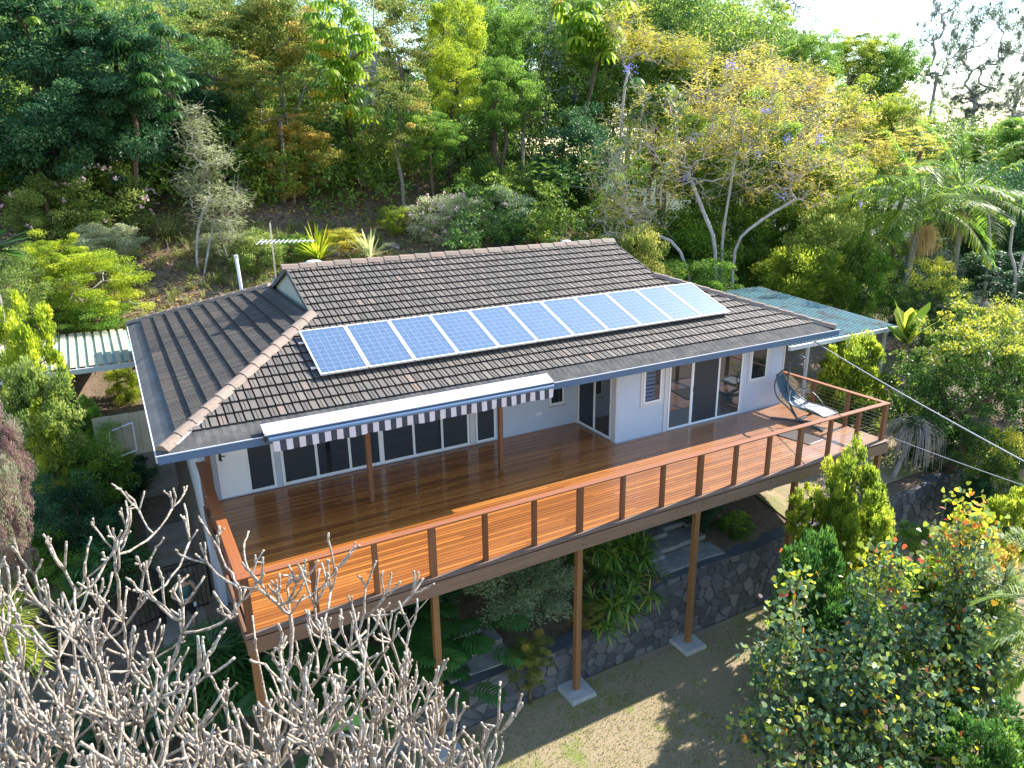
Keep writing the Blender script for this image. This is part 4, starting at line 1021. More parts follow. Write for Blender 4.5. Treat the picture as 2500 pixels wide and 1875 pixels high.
leafmat('leaf_litter',[(.0,(.13,.075,.045)),(.5,(.30,.18,.10)),(.8,(.46,.32,.19)),(.86,(.55,.36,.05)),(1,(.72,.52,.06))],trans=.1)
leafmat('petal_purple',[(0,(.14,.12,.50)),(1,(.30,.26,.72))],trans=.4)
leafmat('petal_pink',[(0,(.70,.42,.52)),(1,(.80,.62,.68))],trans=.3)
leafmat('fringe_tan',[(0,(.34,.24,.10)),(1,(.58,.42,.22))],trans=.3)
leafmat('leaf_dryred',[(0,(.10,.03,.02)),(1,(.25,.07,.04))],trans=.3)
bark('bark_grey',(.13,.11,.09),(.24,.22,.19),(.34,.32,.29))
bark('bark_brown',(.06,.04,.028),(.13,.09,.06),(.20,.15,.11))
bark('bark_pale',(.26,.23,.21),(.42,.38,.35),(.52,.49,.46),sc=5)
bark('bark_jaca',(.28,.24,.22),(.44,.39,.37),(.58,.54,.52),sc=5)
# lichened frangipani stems
m,n,b=nt('bark_lichen'); v=geo_coords(n); f=noise(n,v,20,6,.8); f2=noise(n,v,38,5,.8); f3=noise(n,v,3.0,3,.5)
c=ramp(n,[(.35,(.07,.048,.033)),(.44,(.26,.20,.15)),(.54,(.50,.43,.36)),(.74,(.74,.69,.61))],f).outputs[0]
c=mixc(n,c,(.42,.42,.24),ramp(n,[(.56,(0,0,0)),(.66,(.75,.75,.75))],f2).outputs[0]); c=mixc(n,c,(.50,.50,.46),ramp(n,[(.55,(0,0,0)),(.7,(.5,.5,.5))],f3).outputs[0])
n.links.new(c,b.inputs['Base Color']); b.inputs['Roughness'].default_value=.9; bump(n,b,f2,1.0,.02)
PXM=K/FPX
def trunk_to(root,c,R,cl,r0,mat,parent,nt_=14,rot=0,rmin=.02,lean=None,sub=3,jit=.07,name='trunk'):
    """limbs reach the clump centres of the crown"""
    idx=RG.choice(len(cl),min(nt_,len(cl)),replace=False); cr,sr=math.cos(rot),math.sin(rot)
    T=[]
    for q in cl[idx]*.85:
        x,y,z=q[0]*R[0],q[1]*R[1],q[2]*R[2]; T.append((c[0]+x*cr-y*sr,c[1]+x*sr+y*cr,c[2]+z))
    root=np.array(root,float); top=np.array([c[0],c[1],c[2]-R[2]*.45]); 
    if top[2]<root[2]+.2: top[2]=root[2]+.2
    k=4; st=[root+(top-root)*(i/k)+np.array([RG.normal()*.05,RG.normal()*.05,0])*np.linalg.norm(top-root)*.25*(1 if i<k else .3) for i in range(1,k+1)]
    mb=MB(); skeleton(mb,root,T,r0,rmin,.5,jit,.1,6,st,sub); o=mb.build(name,mat,parent,smooth=True); return o
COUNT={}
def tree(name,label,cat,kind,dx,dy,rw,rh,Hc=None,t=None,leaf='leaf_mid',bk='bark_brown',group=None,var=None,r0=None,nt_=12,base=None,depthr=None,flower=None):
    if t is None: c,t=hit(dx,dy,Hc)
    else: c=pd(dx,dy,t)
    R=np.array([rw*PXM*t,(depthr or rw)*PXM*t,rh*PXM*t])
    bx,by=(c[0]+RG.normal()*.15*R[0],c[1]+RG.normal()*.1*R[1]) if base is None else base
    bz=hgt(bx,by)-.1
    T=thing(name,label,cat,(bx,by,bz),group)
    if var is None: var=COUNT.get(kind,0)%3; COUNT[kind]=COUNT.get(kind,0)+1
    me,cl=make_crown(kind,var); rot=RG.uniform(0,2*PI) if abs(R[0]-R[1])<.3*R[0] else RG.uniform(-.3,.3)
    o=link('crown',me,T,MATS[leaf]); o.matrix_basis=Matrix.Translation(tuple(c))@Matrix.Rotation(rot,4,'Z')@Matrix.Diagonal((R[0],R[1],R[2],1))
    if cat=='shrub' and c[2]-R[2]>bz+.15:
        bot=max(bz+.05,c[2]-R[2]*2.6); top=c[2]+R[2]; c=np.array([c[0],c[1],(top+bot)/2]); R[2]=(top-bot)/2; o.matrix_basis=Matrix.Translation(tuple(c))@Matrix.Rotation(rot,4,'Z')@Matrix.Diagonal((R[0],R[1],R[2],1))
    h=max(.3,c[2]-bz)
    if h<R[2]*.3: bz2=c[2]-R[2]
    trunk_to((bx,by,min(bz,c[2]-R[2]*.5)),c,R,cl,r0 or max(.02,min(.22,.015*h+.02)),MATS[bk],T,nt_,rot,rmin=.012 if t<22 else .02)
    if flower:
        n=flower[1]; P=c+unit(RG.normal(size=(n,3)))*R*np.array([1,1,1])*RG.uniform(.88,1.04,(n,1)); P=P[P[:,2]>c[2]-R[2]*.35]; n=len(P)
        Vs=[];Fs=[];As=[]
        k=5; s=flower[2]
        PP=np.repeat(P,k,0)+RG.normal(0,s*.35,(n*k,3)); V,F=leaves(PP,rsph(n*k),rsph(n*k)+np.array([0,0,.8]),np.full(n*k,s),np.full(n*k,s*.7)); me2=npmesh('blossom',V,F,RG.random(n*k),MATS[flower[0]]); link('blossom',me2,T)
    return T,c,R,t
# ------------------------------------------------------------------ strap plants
def strap_plant(name,label,cat,loc,n,L,W,bend,leaf,elev=(.3,1.4),group=None,spread=.06,seg=5,heads=None,stem=True,tipcol=None):
    """heads: list of (dx,dy,dz) rosette centres relative to loc"""
    T=thing(name,label,cat,loc,group); loc=np.array(loc,float); hs=heads or [(0,0,0)]; parts=[]
    for h in hs:
        az=RG.uniform(0,2*PI,n); el=RG.uniform(elev[0],elev[1],n)
        D=np.stack([np.cos(az)*np.cos(el),np.sin(az)*np.cos(el),np.sin(el)],1)
        P=loc+np.array(h)+RG.normal(0,spread*.5,(n,3))*np.array([1,1,.3])
        V,F=straps(P,D,L*RG.uniform(.7,1.15,n),W*RG.uniform(.8,1.2,n),bend*RG.uniform(.6,1.3,n),seg)
        parts.append((V,F,np.repeat(np.clip(RG.random(n)*.8+.2*RG.random(),0,1),seg)))
    V,F,A=join(parts); link('leaves',npmesh('leaves',V,F,A,MATS[leaf]),T)
    if heads and stem:
        mb=MB()
        for h in hs: mb.tube([loc+np.array([h[0]*.3,h[1]*.3,-.1]),loc+np.array(h)*.6,loc+np.array(h)],[.03,.022,.018],5)
        mb.build('stem',MATS['bark_grey'],T,smooth=True)
    return T
def frond_mesh(base,az,el,L,droop,ll=.55,lw=.035,n=46,vee=.5,hang=.6):
    pts=[np.array(base,float)]; d=np.array([math.cos(az)*math.cos(el),math.sin(az)*math.cos(el),math.sin(el)]); S=14; ds=[]
    for i in range(S):
        ds.append(d.copy()); pts.append(pts[-1]+d*L/S); d=d+np.array([0,0,-droop/S]); d/=np.linalg.norm(d)
    ds.append(d); P=[];D=[];LL=[]
    for i in range(n):
        s=.16+.84*i/n; k=min(S-1,int(s*S)); fr=s*S-k; p=pts[k]*(1-fr)+pts[k+1]*fr; dd=ds[k]
        side=np.cross(dd,[0,0,1.]); side/=np.linalg.norm(side)+1e-9; up=np.cross(side,dd)
        ln=ll*(math.sin(PI*min(1,.12+.88*s**.8))**.6+.12)
        for sg in (-1,1):
            P.append(p); D.append(side*sg+dd*.55+up*(vee+RG.normal()*.12)+RG.normal(0,.05,3)); LL.append(ln*RG.uniform(.85,1.1))
    P=np.array(P);D=np.array(D);LL=np.array(LL)
    V,F=straps(P,D,LL,np.full(len(P),lw),np.full(len(P),hang)*RG.uniform(.7,1.3,len(P)),3,.1)
    A=np.repeat(np.clip(RG.normal(.45,.2,len(P)),0,1),3); return V,F,A,pts
def palm(label,dx,dy,t,base_d,nf,L,leaf='leaf_palm',group=None,fr=None,ll=.6,trunk_r=.13,droop=(.6,1.5),els=(-.1,1.35),name='palm_tree',lw=.045):
    c=pd(dx,dy,t); b=base_d; T=thing(name,label,'palm',(b[0],b[1],b[2]),group)
    mb=MB(); m_=(np.array(b)+c)/2+np.array([.12,0,0]); mb.tube(smoothp([b,m_,c+np.array([0,0,-.9]),c],6),[trunk_r*1.25]*4+[trunk_r]*(15-4+0),9) if 0 else mb.tube([b,m_,c+np.array([0,0,-1.0]),c+np.array([0,0,-.2])],[trunk_r*1.2,trunk_r,trunk_r*.95,trunk_r*.8],10); mb.build('trunk',MATS['bark_grey'],T,smooth=True)
    mb=MB(); mb.tube([c+np.array([0,0,-1.0]),c+np.array([0,0,-.6]),c+np.array([0,0,.05])],[trunk_r*1.05,trunk_r*1.2,trunk_r*.6],10); mb.build('crownshaft',MATS['stem_green'],T,smooth=True)
    for i in range(nf):
        az=2*PI*(i*.381966)+RG.normal()*.1; el=els[0]+(els[1]-els[0])*(i/nf)
        V,F,A,pts=frond_mesh(c,az,el,L*RG.uniform(.85,1.1),RG.uniform(*droop),ll,lw,n=58,vee=.15,hang=1.1)
        fo=link('frond',npmesh('frond',V,F,A,MATS[leaf]),T)
        mb=MB(); mb.tube(pts,list(np.linspace(.03,.008,len(pts))),5); mb.build('rachis',MATS['stem_green'],fo,smooth=True)
    if fr:
        for (fx,fy) in fr:
            n=300; P=np.tile(c+np.array([fx,fy,-.85]),(n,1))+RG.normal(0,.12,(n,3)); az=RG.uniform(0,2*PI,n); el=RG.uniform(-1.1,-.1,n)
            D=np.stack([np.cos(az)*np.cos(el),np.sin(az)*np.cos(el),np.sin(el)],1); V,F=straps(P,D,RG.uniform(.5,1.45,n),np.full(n,.012),np.full(n,4.5),5,.5)
            link('flower_fringe',npmesh('flower_fringe',V,F,np.repeat(RG.random(n),5),MATS['fringe_tan']),T)
    return T
simple('stem_green',(.16,.22,.06),.5,var=.15)
# ================================================================== umbrella trees (drooping rosettes)
def umbrella(label,pts,t,leaf,base,size=.62,group='umbrella trees',nl=12):
    C=[pd(x,y,t+RG.normal()*.8) for x,y in pts]; base=base or (np.mean(C,0)[0],np.mean(C,0)[1]+.6); b=np.array([base[0],base[1],hgt(*base)-.1])
    T=thing('umbrella_tree',label,'tree',b,group); parts=[]
    for c in C:
        for sub in range(4):
            cc=c+RG.normal(0,.32,3)*min(sub,1.2); n=nl; az=np.linspace(0,2*PI,n,endpoint=False)+RG.random(); s=size*RG.uniform(.8,1.15)
            rad=s*.45; D=np.stack([np.cos(az),np.sin(az),np.full(n,-.25)],1)
            stem=cc+np.stack([np.cos(az)*rad*.35,np.sin(az)*rad*.35,np.zeros(n)],1)
            V,F=straps(stem,D,s*RG.uniform(.9,1.15,n),np.full(n,s*.21),np.full(n,1.9)*RG.uniform(.7,1.3,n),5,.3)
            parts.append((V,F,np.repeat(np.clip(RG.normal(.5,.22)+RG.normal(0,.12,n),0,1),5)))
    V,F,A=join(parts); link('crown',npmesh('crown',V,F,A,MATS[leaf]),T)
    mb=MB(); cen=np.mean(C,0); st=[b+(cen-b)*k for k in (.3,.55)]; st=[s_+RG.normal(0,.12,3) for s_ in st]
    skeleton(mb,b,[c-np.array([0,0,.04]) for c in C],.10,.022,.5,.06,.2,6,st,3); mb.build('trunk',MATS['bark_brown'],T,smooth=True); return T
# ================================================================== background rows (D = picture coordinates of crown centres, metres follow from the terrain)
G1='trees on the hillside behind the house'
# forest fill behind the named trees: one mass nobody could count
leafmat('leaf_forest',[(.05,(0.027,0.074,0.025)),(.3,(0.060,0.142,0.034)),(.55,(0.151,0.243,0.046)),(.8,(0.302,0.405,0.057)),(1,(0.544,0.567,0.092))],trans=.35)
def skyl(x):
    pts=[(-200,-80),(1450,-80),(1560,-10),(1750,75),(1900,120),(1985,215),(2030,270),(2120,290),(2400,250)]
    for (a,b),(c_,d_) in zip(pts,pts[1:]):
        if a<=x<=c_: return b+(d_-b)*(x-a)/(c_-a)
    return 0
def mass(name,label,centres,rad,ncl,nl,L,Wd,mat,flat=.8):
    C=np.array(centres); m=len(C); R=np.asarray(rad)
    tone=np.repeat(RG.random(m),ncl*nl); cc=np.repeat(C,ncl,0)+rsph(m*ncl)*(np.repeat(R,ncl)*RG.uniform(.45,1,m*ncl))[:,None]*np.array([1,1,flat])
    t2=np.repeat(RG.random(m*ncl),nl); cr=np.repeat(np.repeat(R,ncl)*.27,nl)
    o=rsph(m*ncl*nl); o[:,2]=np.where(RG.random(len(o))<.5,np.abs(o[:,2]),o[:,2]); n=len(o)
    P=np.repeat(cc,nl,0)+o*cr[:,None]*(RG.random((n,1))**.4)*np.array([1,1,.65])
    V,F=leaves(P,o+rsph(n)*.6+np.array([0,0,-.2]),o*.6+rsph(n)*.5+np.array([0,0,.5]),L*RG.uniform(.6,1.4,n),Wd*RG.uniform(.6,1.4,n))
    return tag(link(name,npmesh(name,V,F,np.clip(tone*.5+t2*.3+RG.random(n)*.2,0,1),MATS[mat])),label,None,kind='stuff')
cs=[];rd=[]
for i in range(900):
    dx=RG.uniform(-120,2330) if i<560 else RG.uniform(950,1720); dy=RG.uniform(skyl(dx)+(35 if i<560 else 50),400 if i<560 else 260)
    if i>=560: p=pd(dx,dy,RG.uniform(48,66))
    elif dx<1500: p,t=hit(dx,dy,RG.uniform(3,6)); p=p+ray(dx,dy)*RG.uniform(5,9)
    else: p=pd(dx,dy,RG.uniform(50,64))
    if dx>1985 and dy<300: continue
    cs.append(p); rd.append(RG.uniform(1.7,3.0)*(1.25 if dx>1500 else 1))
mass('far_forest','dense mixed forest filling the hillside behind the separate trees',cs,rd,28,30,.20,.11,'leaf_forest')
rows=[
 # label, kind, dx,dy,rw,rh,Hc, leaf, bark
 ('dark evergreen tree at the top left corner, behind the umbrella tree leaves','dense',60,70,170,110,7,'leaf_dark','bark_brown'),
 ('dark blue green tree at the left edge, reaching down to the pink flowered shrub','dense',60,270,150,130,4.2,'leaf_dark','bark_brown'),
 ('dark green bushy tree between the left edge tree and the pale slender sapling','dense',225,285,125,125,4.0,'leaf_dark','bark_brown'),
 ('dark evergreen behind the left umbrella tree trunk','dense',270,150,130,100,6.5,'leaf_dark','bark_brown'),
 ('olive tree with orange new leaves in the upper left, above the grey multi stem trunks','open',455,110,150,125,6,'leaf_olive','bark_grey'),
 ('olive green tree left of the bright lime umbrella tree','dense',590,70,120,100,7,'leaf_olive','bark_grey'),
 ('olive tree with thin drooping limbs above the orange tipped bush','open',600,210,120,90,5,'leaf_olive','bark_grey'),
 ('low dark tree in the shade left of the orange tipped bush','dense',420,250,90,90,3.6,'leaf_dark','bark_brown'),
 ('rounded bushy tree with orange and pink new leaves behind the pale sapling','fine',628,330,108,80,2.4,'leaf_orange','bark_grey'),
 ('olive and gold tree at the top, just right of the lime umbrella tree','open',860,70,110,110,7,'leaf_olive','bark_grey'),
 ('olive tree with twiggy gold foliage behind the tall slender pale trunk','open',850,250,95,110,5,'leaf_olive','bark_grey'),
 ('tall lime green tree standing like a column at the top centre left','fine',985,60,72,95,8,'leaf_lime','bark_brown'),
 ('lime green crown below the tall lime column','fine',975,185,75,85,5.6,'leaf_lime','bark_brown'),
 ('mid green tree under the lime column, above the brown leaf litter','fine',925,290,80,60,4,'leaf_green','bark_brown'),
 ('dense green tree right of the lime column at the top','fine',1090,85,75,95,7.5,'leaf_green','bark_brown'),
 ('shaded green tree behind the purple flowered sapling','fine',1090,215,80,85,5.6,'leaf_green','bark_brown'),
 ('green tree at the top centre right of the purple flowered sapling','fine',1230,150,85,120,6.5,'leaf_green','bark_brown'),
 ('shaded green tree right of the dark gap above the roof','dense',1250,340,95,90,3.6,'leaf_dark','bark_brown'),
 ('small feathery green tree with thin stem in the gap at the centre','feather',1130,235,42,60,5.2,'leaf_jaca_green','bark_grey'),
 ('soft feathery green bush low in the gap left of the big jacaranda','feather',1180,400,60,70,2.2,'leaf_green','bark_grey'),
 ('yellow leaved tree at the top, left of the big jacaranda','feather',1370,55,75,75,9,'leaf_yellow','bark_grey'),
 ('lime green tree at the top right of the yellow leaved tree','fine',1520,50,95,75,9,'leaf_lime','bark_brown'),
 ('tall green tree at the top centre behind the umbrella tree fans','fine',1310,130,85,110,8,'leaf_lime','bark_brown'),
 ('green tree behind the yellow leaved tree at the top','fine',1430,170,90,90,7,'leaf_green','bark_brown'),
 ('bright green tree at the top between the lime tree and the far eucalyptus crown','fine',1640,95,95,80,8,'leaf_bright','bark_brown'),
]
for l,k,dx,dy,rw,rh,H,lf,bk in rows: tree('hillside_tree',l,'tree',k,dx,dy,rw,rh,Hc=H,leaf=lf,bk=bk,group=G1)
# right skyline (explicit depths)
rr_=[('green feathery tree on the skyline behind the big jacaranda','fine',1745,165,80,85,47,'leaf_green'),
 ('lime green tree behind the upper right of the jacaranda','fine',1840,130,80,65,50,'leaf_bright'),
 ('dark green layered tree on the skyline left of the tall eucalyptus','dense',1925,150,68,72,52,'leaf_green'),
 ('rounded green tree below the skyline, left of the two palms','fine',1870,270,100,90,44,'leaf_bright'),
 ('shaded green tree seen through the left half of the big jacaranda','fine',1440,330,110,110,36,'leaf_green'),
 ('green tree seen through the middle of the big jacaranda','fine',1620,330,120,120,37,'leaf_green'),
 ('lime green tree seen through the right half of the big jacaranda','fine',1780,400,110,90,38,'leaf_bright'),
 ('olive green tree at the right end of the jacaranda','open',1950,270,60,80,44,'leaf_olive'),
 ('gold tinted tree behind the tops of the palm fronds','feather',1960,330,80,60,40,'leaf_yellow'),
 ('dark forest tree at the right edge above the palm fronds','dense',2170,330,90,75,48,'leaf_green'),
 ('dark shaded tree behind the right palm','dense',2120,470,110,95,44,'leaf_dark'),
 ('dark shaded tree at the right edge behind the palms','dense',2200,480,100,120,40,'leaf_dark'),
 ('shaded low tree between the palm trunks and the lime tipped tree','dense',2160,600,120,60,36,'leaf_dark')]
for l,k,dx,dy,rw,rh,t,lf in rr_: tree('hillside_tree',l,'tree',k,dx,dy,rw,rh,t=t,leaf=lf,group='trees beyond the garden on the right')
for l,dx,dy,rw,rh,t,bx in (('tall slender eucalyptus left of the tallest pair against the white sky',2035,95,60,130,70,0),('tall eucalyptus with open crown above the right palm',2120,130,85,170,64,0),('eucalyptus at the top right corner',2215,120,60,150,68,0),('far eucalyptus top against the sky above the jacaranda',1690,5,70,40,74,0),('low eucalyptus crown left of the palm tops against the sky',2085,235,70,55,66,0),('eucalyptus crown at the right edge above the dark forest',2200,225,60,50,62,0)):
    tree('eucalyptus_tree',l,'tree','euc',dx,dy,rw,rh,t=t,leaf='leaf_euc',bk='bark_pale',group='eucalyptus trees against the sky',nt_=60,r0=.17)
# low shaded understorey under the hillside trees
cs=[];rd=[];tries=0
while len(cs)<760 and tries<12000:
    tries+=1; dx=RG.uniform(-80,2330); dy=RG.uniform(250,640)
    if 290<dx<1000 and dy>335: continue
    if 640<dx<1000 and dy>300 and RG.random()<.6: continue
    if dx<330 and dy>400: continue
    if 1010<dx<1250 and dy>500: continue
    H=RG.uniform(.4,2.0); p,t=hit(dx,dy,H)
    if dx>1480 and RG.random()<.75:
        dy=RG.uniform(330,600); t=RG.uniform(32,46); p=pd(dx,dy,t)
    if t>58 or p[1]<15.6: continue
    cs.append(p); rd.append(RG.uniform(.7,1.5))
mass('understorey','shaded leafy undergrowth below the hillside trees',cs,rd,16,36,.15,.075,'leaf_forest',.75)
# tall slender pale trunk and grey multi stem group and dark trunks in the gap
def stems(name,label,lst,t,mat,r,parent_loc=None,cat='tree',twigs=0):
    b=pd(lst[0][0][0],lst[0][0][1],t); T=thing(name,label,cat,b)
    for pl in lst:
        pts=[pd(x,y,t) for x,y in pl]; pts[0][2]=min(pts[0][2],hgt(pts[0][0],pts[0][1]))-.15; mb=MB(); P_=smoothp(pts,4); mb.tube(P_,list(np.linspace(r,r*.6,len(P_))),8)
        if twigs:
            for i in range(twigs):
                s=P_[RG.integers(len(P_)//2,len(P_))]; mb.tube(smoothp([s,s+RG.normal(0,.4,3)+np.array([0,0,.2]),s+RG.normal(0,.8,3)+np.array([0,0,.5])],3),[r*.25]*6+[.008],5)
        mb.build('trunk',mat,T,smooth=True)
    return T
tb=hit(785,402,0)[1]
stems('slender_tree','tall slender pale grey trunk rising from the litter slope into the lime umbrella leaves',[[(785,402),(778,330),(783,250),(792,190),(775,168)],[(792,195),(806,168),(815,120)]],tb,MATS['bark_pale'],.17,twigs=9)
tb=hit(512,425,0)[1]
stems('multi_stem_tree','group of grey stems leaning together left of the orange tipped bush',[[(512,425),(500,370),(492,300)],[(520,430),(512,360),(508,300)],[(526,428),(520,370),(524,310)],[(532,425),(528,380),(536,330)]],tb,MATS['bark_pale'],.13)
tb=hit(1075,440,0)[1]
stems('dark_trunk_tree','thick dark tree trunk in the shaded gap at the centre',[[(1075,445),(1072,380),(1066,300),(1060,200)]],tb,MATS['bark_brown'],.30)
tb=hit(165,400,0)[1]
stems('shaded_trunk_tree','dark trunk in the shade above the pink flowered shrub at the left',[[(165,402),(168,330),(166,150)]],tb,MATS['bark_brown'],.22)
stems('white_trunk_tree','crooked pale bare trunk in the dark forest at the right edge',[[(2188,680),(2193,600),(2182,540),(2190,470),(2184,430)],[(2192,590),(2212,545)]],34,MATS['bark_pale'],.09)
stems('white_trunk_tree','straight pale trunk in the dark forest behind the right palm',[[(2122,690),(2130,600),(2138,520),(2134,450)]],35,MATS['bark_pale'],.09)
bl=hit(285,335,0)[0]
umbrella('umbrella tree with drooping dark green leaf fans in the top left corner',[(10,20),(60,10),(75,40),(125,15),(130,55),(165,45),(185,30),(230,60),(262,75),(290,80),(255,35),(300,35),(330,28),(345,60),(372,65),(330,95),(300,120),(275,120),(312,140),(338,150),(365,175),(385,180),(330,190),(298,178),(372,215),(255,100),(355,140),(40,55),(195,12)],29,'leaf_umbrella',(bl[0],bl[1]),size=.42,nl=12)
tb=hit(770,395,0); bu=tb[0]; bl=hit(280,330,0)[0]
umbrella('umbrella tree with sunlit lime yellow leaf fans at the top left of centre',[(700,10),(718,30),(742,8),(700,55),(690,72),(705,95),(722,115),(700,110),(742,120),(760,130),(768,140),(748,150),(775,75),(795,70),(770,55),(740,60),(735,95),(790,95),(760,165),(718,160),(745,185),(775,190),(700,190),(730,175),(762,230),(778,240)],tb[1]-5.0,'leaf_umbrella_lime',(bu[0],bu[1]),size=.52,nl=13)
umbrella('umbrella tree with yellow green leaf fans at the top centre right',[(1210,20),(1240,25),(1265,15),(1290,30),(1225,50),(1255,50),(1285,55),(1315,45),(1320,70),(1270,75),(1240,80),(1300,85),(1330,20)],42,'leaf_umbrella_lime',None,size=.80)
umbrella('small umbrella tree with lime leaf fans behind the left branches of the jacaranda',[(1395,200),(1420,205),(1440,215),(1410,230),(1450,235),(1385,225),(1430,250)],34,'leaf_umbrella',None,size=.62)
# ================================================================== big jacaranda
def branchy(name,label,bases,ells,t0,ntg,r0,rmin,leafm,bk,nleaf,LS=.05,dens=.9,flowers=None,sub=4,jit=.09,leaf_sp=.22,group=None):
    """ells: (dx,dy,rw,rh,t) picture ellipses with distance; bases: list of polylines (dx,dy,t)"""
    T0=pd(*bases[0][0]); T0[2]=hgt(T0[0],T0[1])-.1
    T=thing(name,label,'tree',T0,group); targ=[]
    wts=np.array([e[2]*e[3] for e in ells],float); wts/=wts.sum()
    for k in RG.choice(len(ells),ntg,p=wts):
        e=ells[k]; c=pd(e[0],e[1],e[4]); R=np.array([e[2]*PXM*e[4],e[2]*PXM*e[4]*.8,e[3]*PXM*e[4]])
        d=rsph(1)[0]*RG.uniform(.15,1)**.45; targ.append(c+d*R)
    targ=np.array(targ); grp=np.zeros(ntg,int)
    ends=[pd(*b[-1]) for b in bases]
    grp=np.argmin(np.stack([np.linalg.norm(targ-e,axis=1) for e in ends]),0)
    mb=MB(); tips=[]
    for i,bp in enumerate(bases):
        pts=[pd(*q) for q in bp]; pts[0][2]=min(pts[0][2],hgt(pts[0][0],pts[0][1]))-.1; P_=smoothp(pts,3)
        nodes,tp=skeleton(mb,P_[0],targ[grp==i],r0*(1 if i==0 else .8),rmin,.5,jit,-.15,5,P_[1:],sub)
    mb.build('trunk',MATS[bk],T,smooth=True)
    tg=targ
    # twigs
    mb=MB()
    for q in tg:
        for _ in range(2):
            a=q+RG.normal(0,.12,3); e=q+RG.normal(0,.42,3)+np.array([0,0,.12]); mb.tube([q,(a+e)/2,e],[rmin*.9,rmin*.7,rmin*.4],3,cap=False)
    mb.build('twigs',MATS[bk],T)
    sel=tg[RG.random(len(tg))<dens]; k=nleaf//len(sel); n=k*len(sel); C=np.repeat(sel,k,0)
    # feathery fans: flat sprays
    m5=n//5; cc=C[::5][:m5]+RG.normal(0,leaf_sp*1.5,(len(C[::5][:m5]),3))*np.array([1,1,.45]); fdir=unit(rsph(len(cc))*np.array([1,1,.4])+np.array([0,0,-.1]))
    P=[];D=[]
    for j in range(5):
        P.append(cc+fdir*(j*.055)); D.append(np.cross(fdir,[0,0,1.])*(1 if j%2 else -1)+fdir*.4)
    P=np.concatenate(P);D=np.concatenate(D); n=len(P)
    tone=np.tile(RG.random(len(cc))*.35,5)+np.tile(np.repeat(RG.random(len(sel)),k)[::5][:len(cc)]*.55,5)+RG.random(n)*.1
    V,F=leaves(P,D,np.tile([[0,0,1.]],(n,1))+rsph(n)*.5,LS*RG.uniform(.8,1.8,n)*1.6,LS*RG.uniform(.6,1.2,n)*.55)
    link('crown',npmesh('crown',V,F,tone,MATS[leafm]),T)
    if flowers is not None:
        P=[];
        for (fx,fy,ft,s) in flowers:
            m=int(70*s/.35); P.append(pd(fx,fy,ft)+RG.normal(0,s*.5,(m,3)))
        P=np.concatenate(P);n=len(P); V,F=leaves(P,rsph(n),rsph(n),np.full(n,.075),np.full(n,.05)); link('blossom',npmesh('blossom',V,F,RG.random(n),MATS['petal_purple']),T)
    return T
tj=33.
branchy('jacaranda_tree','large spreading jacaranda with bare grey branches and sparse gold leaves behind the roof',
 [[(1548,600,tj),(1545,540,tj),(1520,460,tj),(1490,385,tj+.3)],[(1590,600,tj+.5),(1588,540,tj+.5),(1640,480,tj+.5),(1720,430,tj+.7)],[(1572,600,tj+.8),(1560,530,tj+1),(1575,420,tj+1.2),(1590,330,tj+1.5)],[(1520,595,tj-.3),(1470,545,tj-.6),(1400,500,tj-.8)]],
 [(1390,390,130,120,tj-.6),(1500,270,130,110,tj+.6),(1610,200,130,95,tj+1.4),(1700,290,130,100,tj+1.4),(1790,380,110,75,tj+1.2),(1350,480,90,50,tj-.9),(1600,350,160,100,tj+.9),(1400,250,90,75,tj+.8)],tj,800,.095,.013,'leaf_jaca','bark_jaca',52000,.062,.62,
 flowers=[(1690,420,32.4,.35),(1490,300,32.4,.3),(1580,140,32.4,.3),(1360,150,32.4,.3),(1655,235,32.4,.28),(1700,300,32.4,.25),(1480,385,32.4,.25),(1770,300,32.4,.25),(1860,440,32.4,.2),(1640,335,32.4,.25)])
branchy('jacaranda_tree','second jacaranda with twiggy mauve grey crown high behind the large one',
 [[(1690,600,41),(1680,480,41),(1690,380,41)]],[(1700,200,110,80,41),(1800,250,100,75,41),(1620,150,80,55,42),(1850,330,70,50,40)],41,360,.11,.014,'leaf_jaca','bark_jaca',34000,.07,.65,flowers=[(1750,190,40,.4),(1690,150,40,.4)])
tS=hit(1165,385,0)[1]
branchy('jacaranda_sapling','thin sapling with purple blossom clusters in front of the green trees at the top centre',
 [[(1163,380,tS),(1175,270,tS),(1185,200,tS)]],[(1190,110,50,80,tS),(1240,190,45,40,tS),(1150,170,25,50,tS)],tS,46,.06,.014,'leaf_jaca_green','bark_jaca',600,.05,.5,
 flowers=[(1195,45,tS,.32),(1160,70,tS,.25),(1200,135,tS,.4),(1185,115,tS,.2),(1215,205,tS,.4),(1240,210,tS,.35),(1175,230,tS,.3),(1230,190,tS,.25),(1140,190,tS,.2),(1225,55,tS,.2),(1145,290,tS,.2)])
branchy('yellow_leaf_tree','slim tree with clear yellow leaves rising above the upper left of the big jacaranda',
 [[(1330,330,38),(1345,230,38),(1358,150,38)]],[(1365,70,62,75,38),(1450,110,60,40,37),(1500,120,50,40,37)],38,110,.08,.014,'leaf_yellow','bark_jaca',15000,.065,.85)
# ================================================================== palms
pz_=lambda x,y:hgt(x,y)-.1
c1=pd(1985,470,32);b1=pd(1938,650,33.0)
palm('taller palm left of the pair, with lime fronds against the jacaranda',1988,452,32,(b1[0],b1[1],pz_(b1[0],b1[1])),15,4.4,fr=[(.25,-.1),(.6,-.2)],group='two palms behind the carport',ll=1.05,lw=.055,trunk_r=.13,droop=(.8,1.8))
b2=pd(2052,640,35.5)
palm('right hand palm of the pair, with yellow lit drooping fronds',2082,425,35,(b2[0],b2[1],pz_(b2[0],b2[1])),15,4.4,fr=[(-.1,-.1)],group='two palms behind the carport',ll=1.05,lw=.055,trunk_r=.13,droop=(.8,1.8))
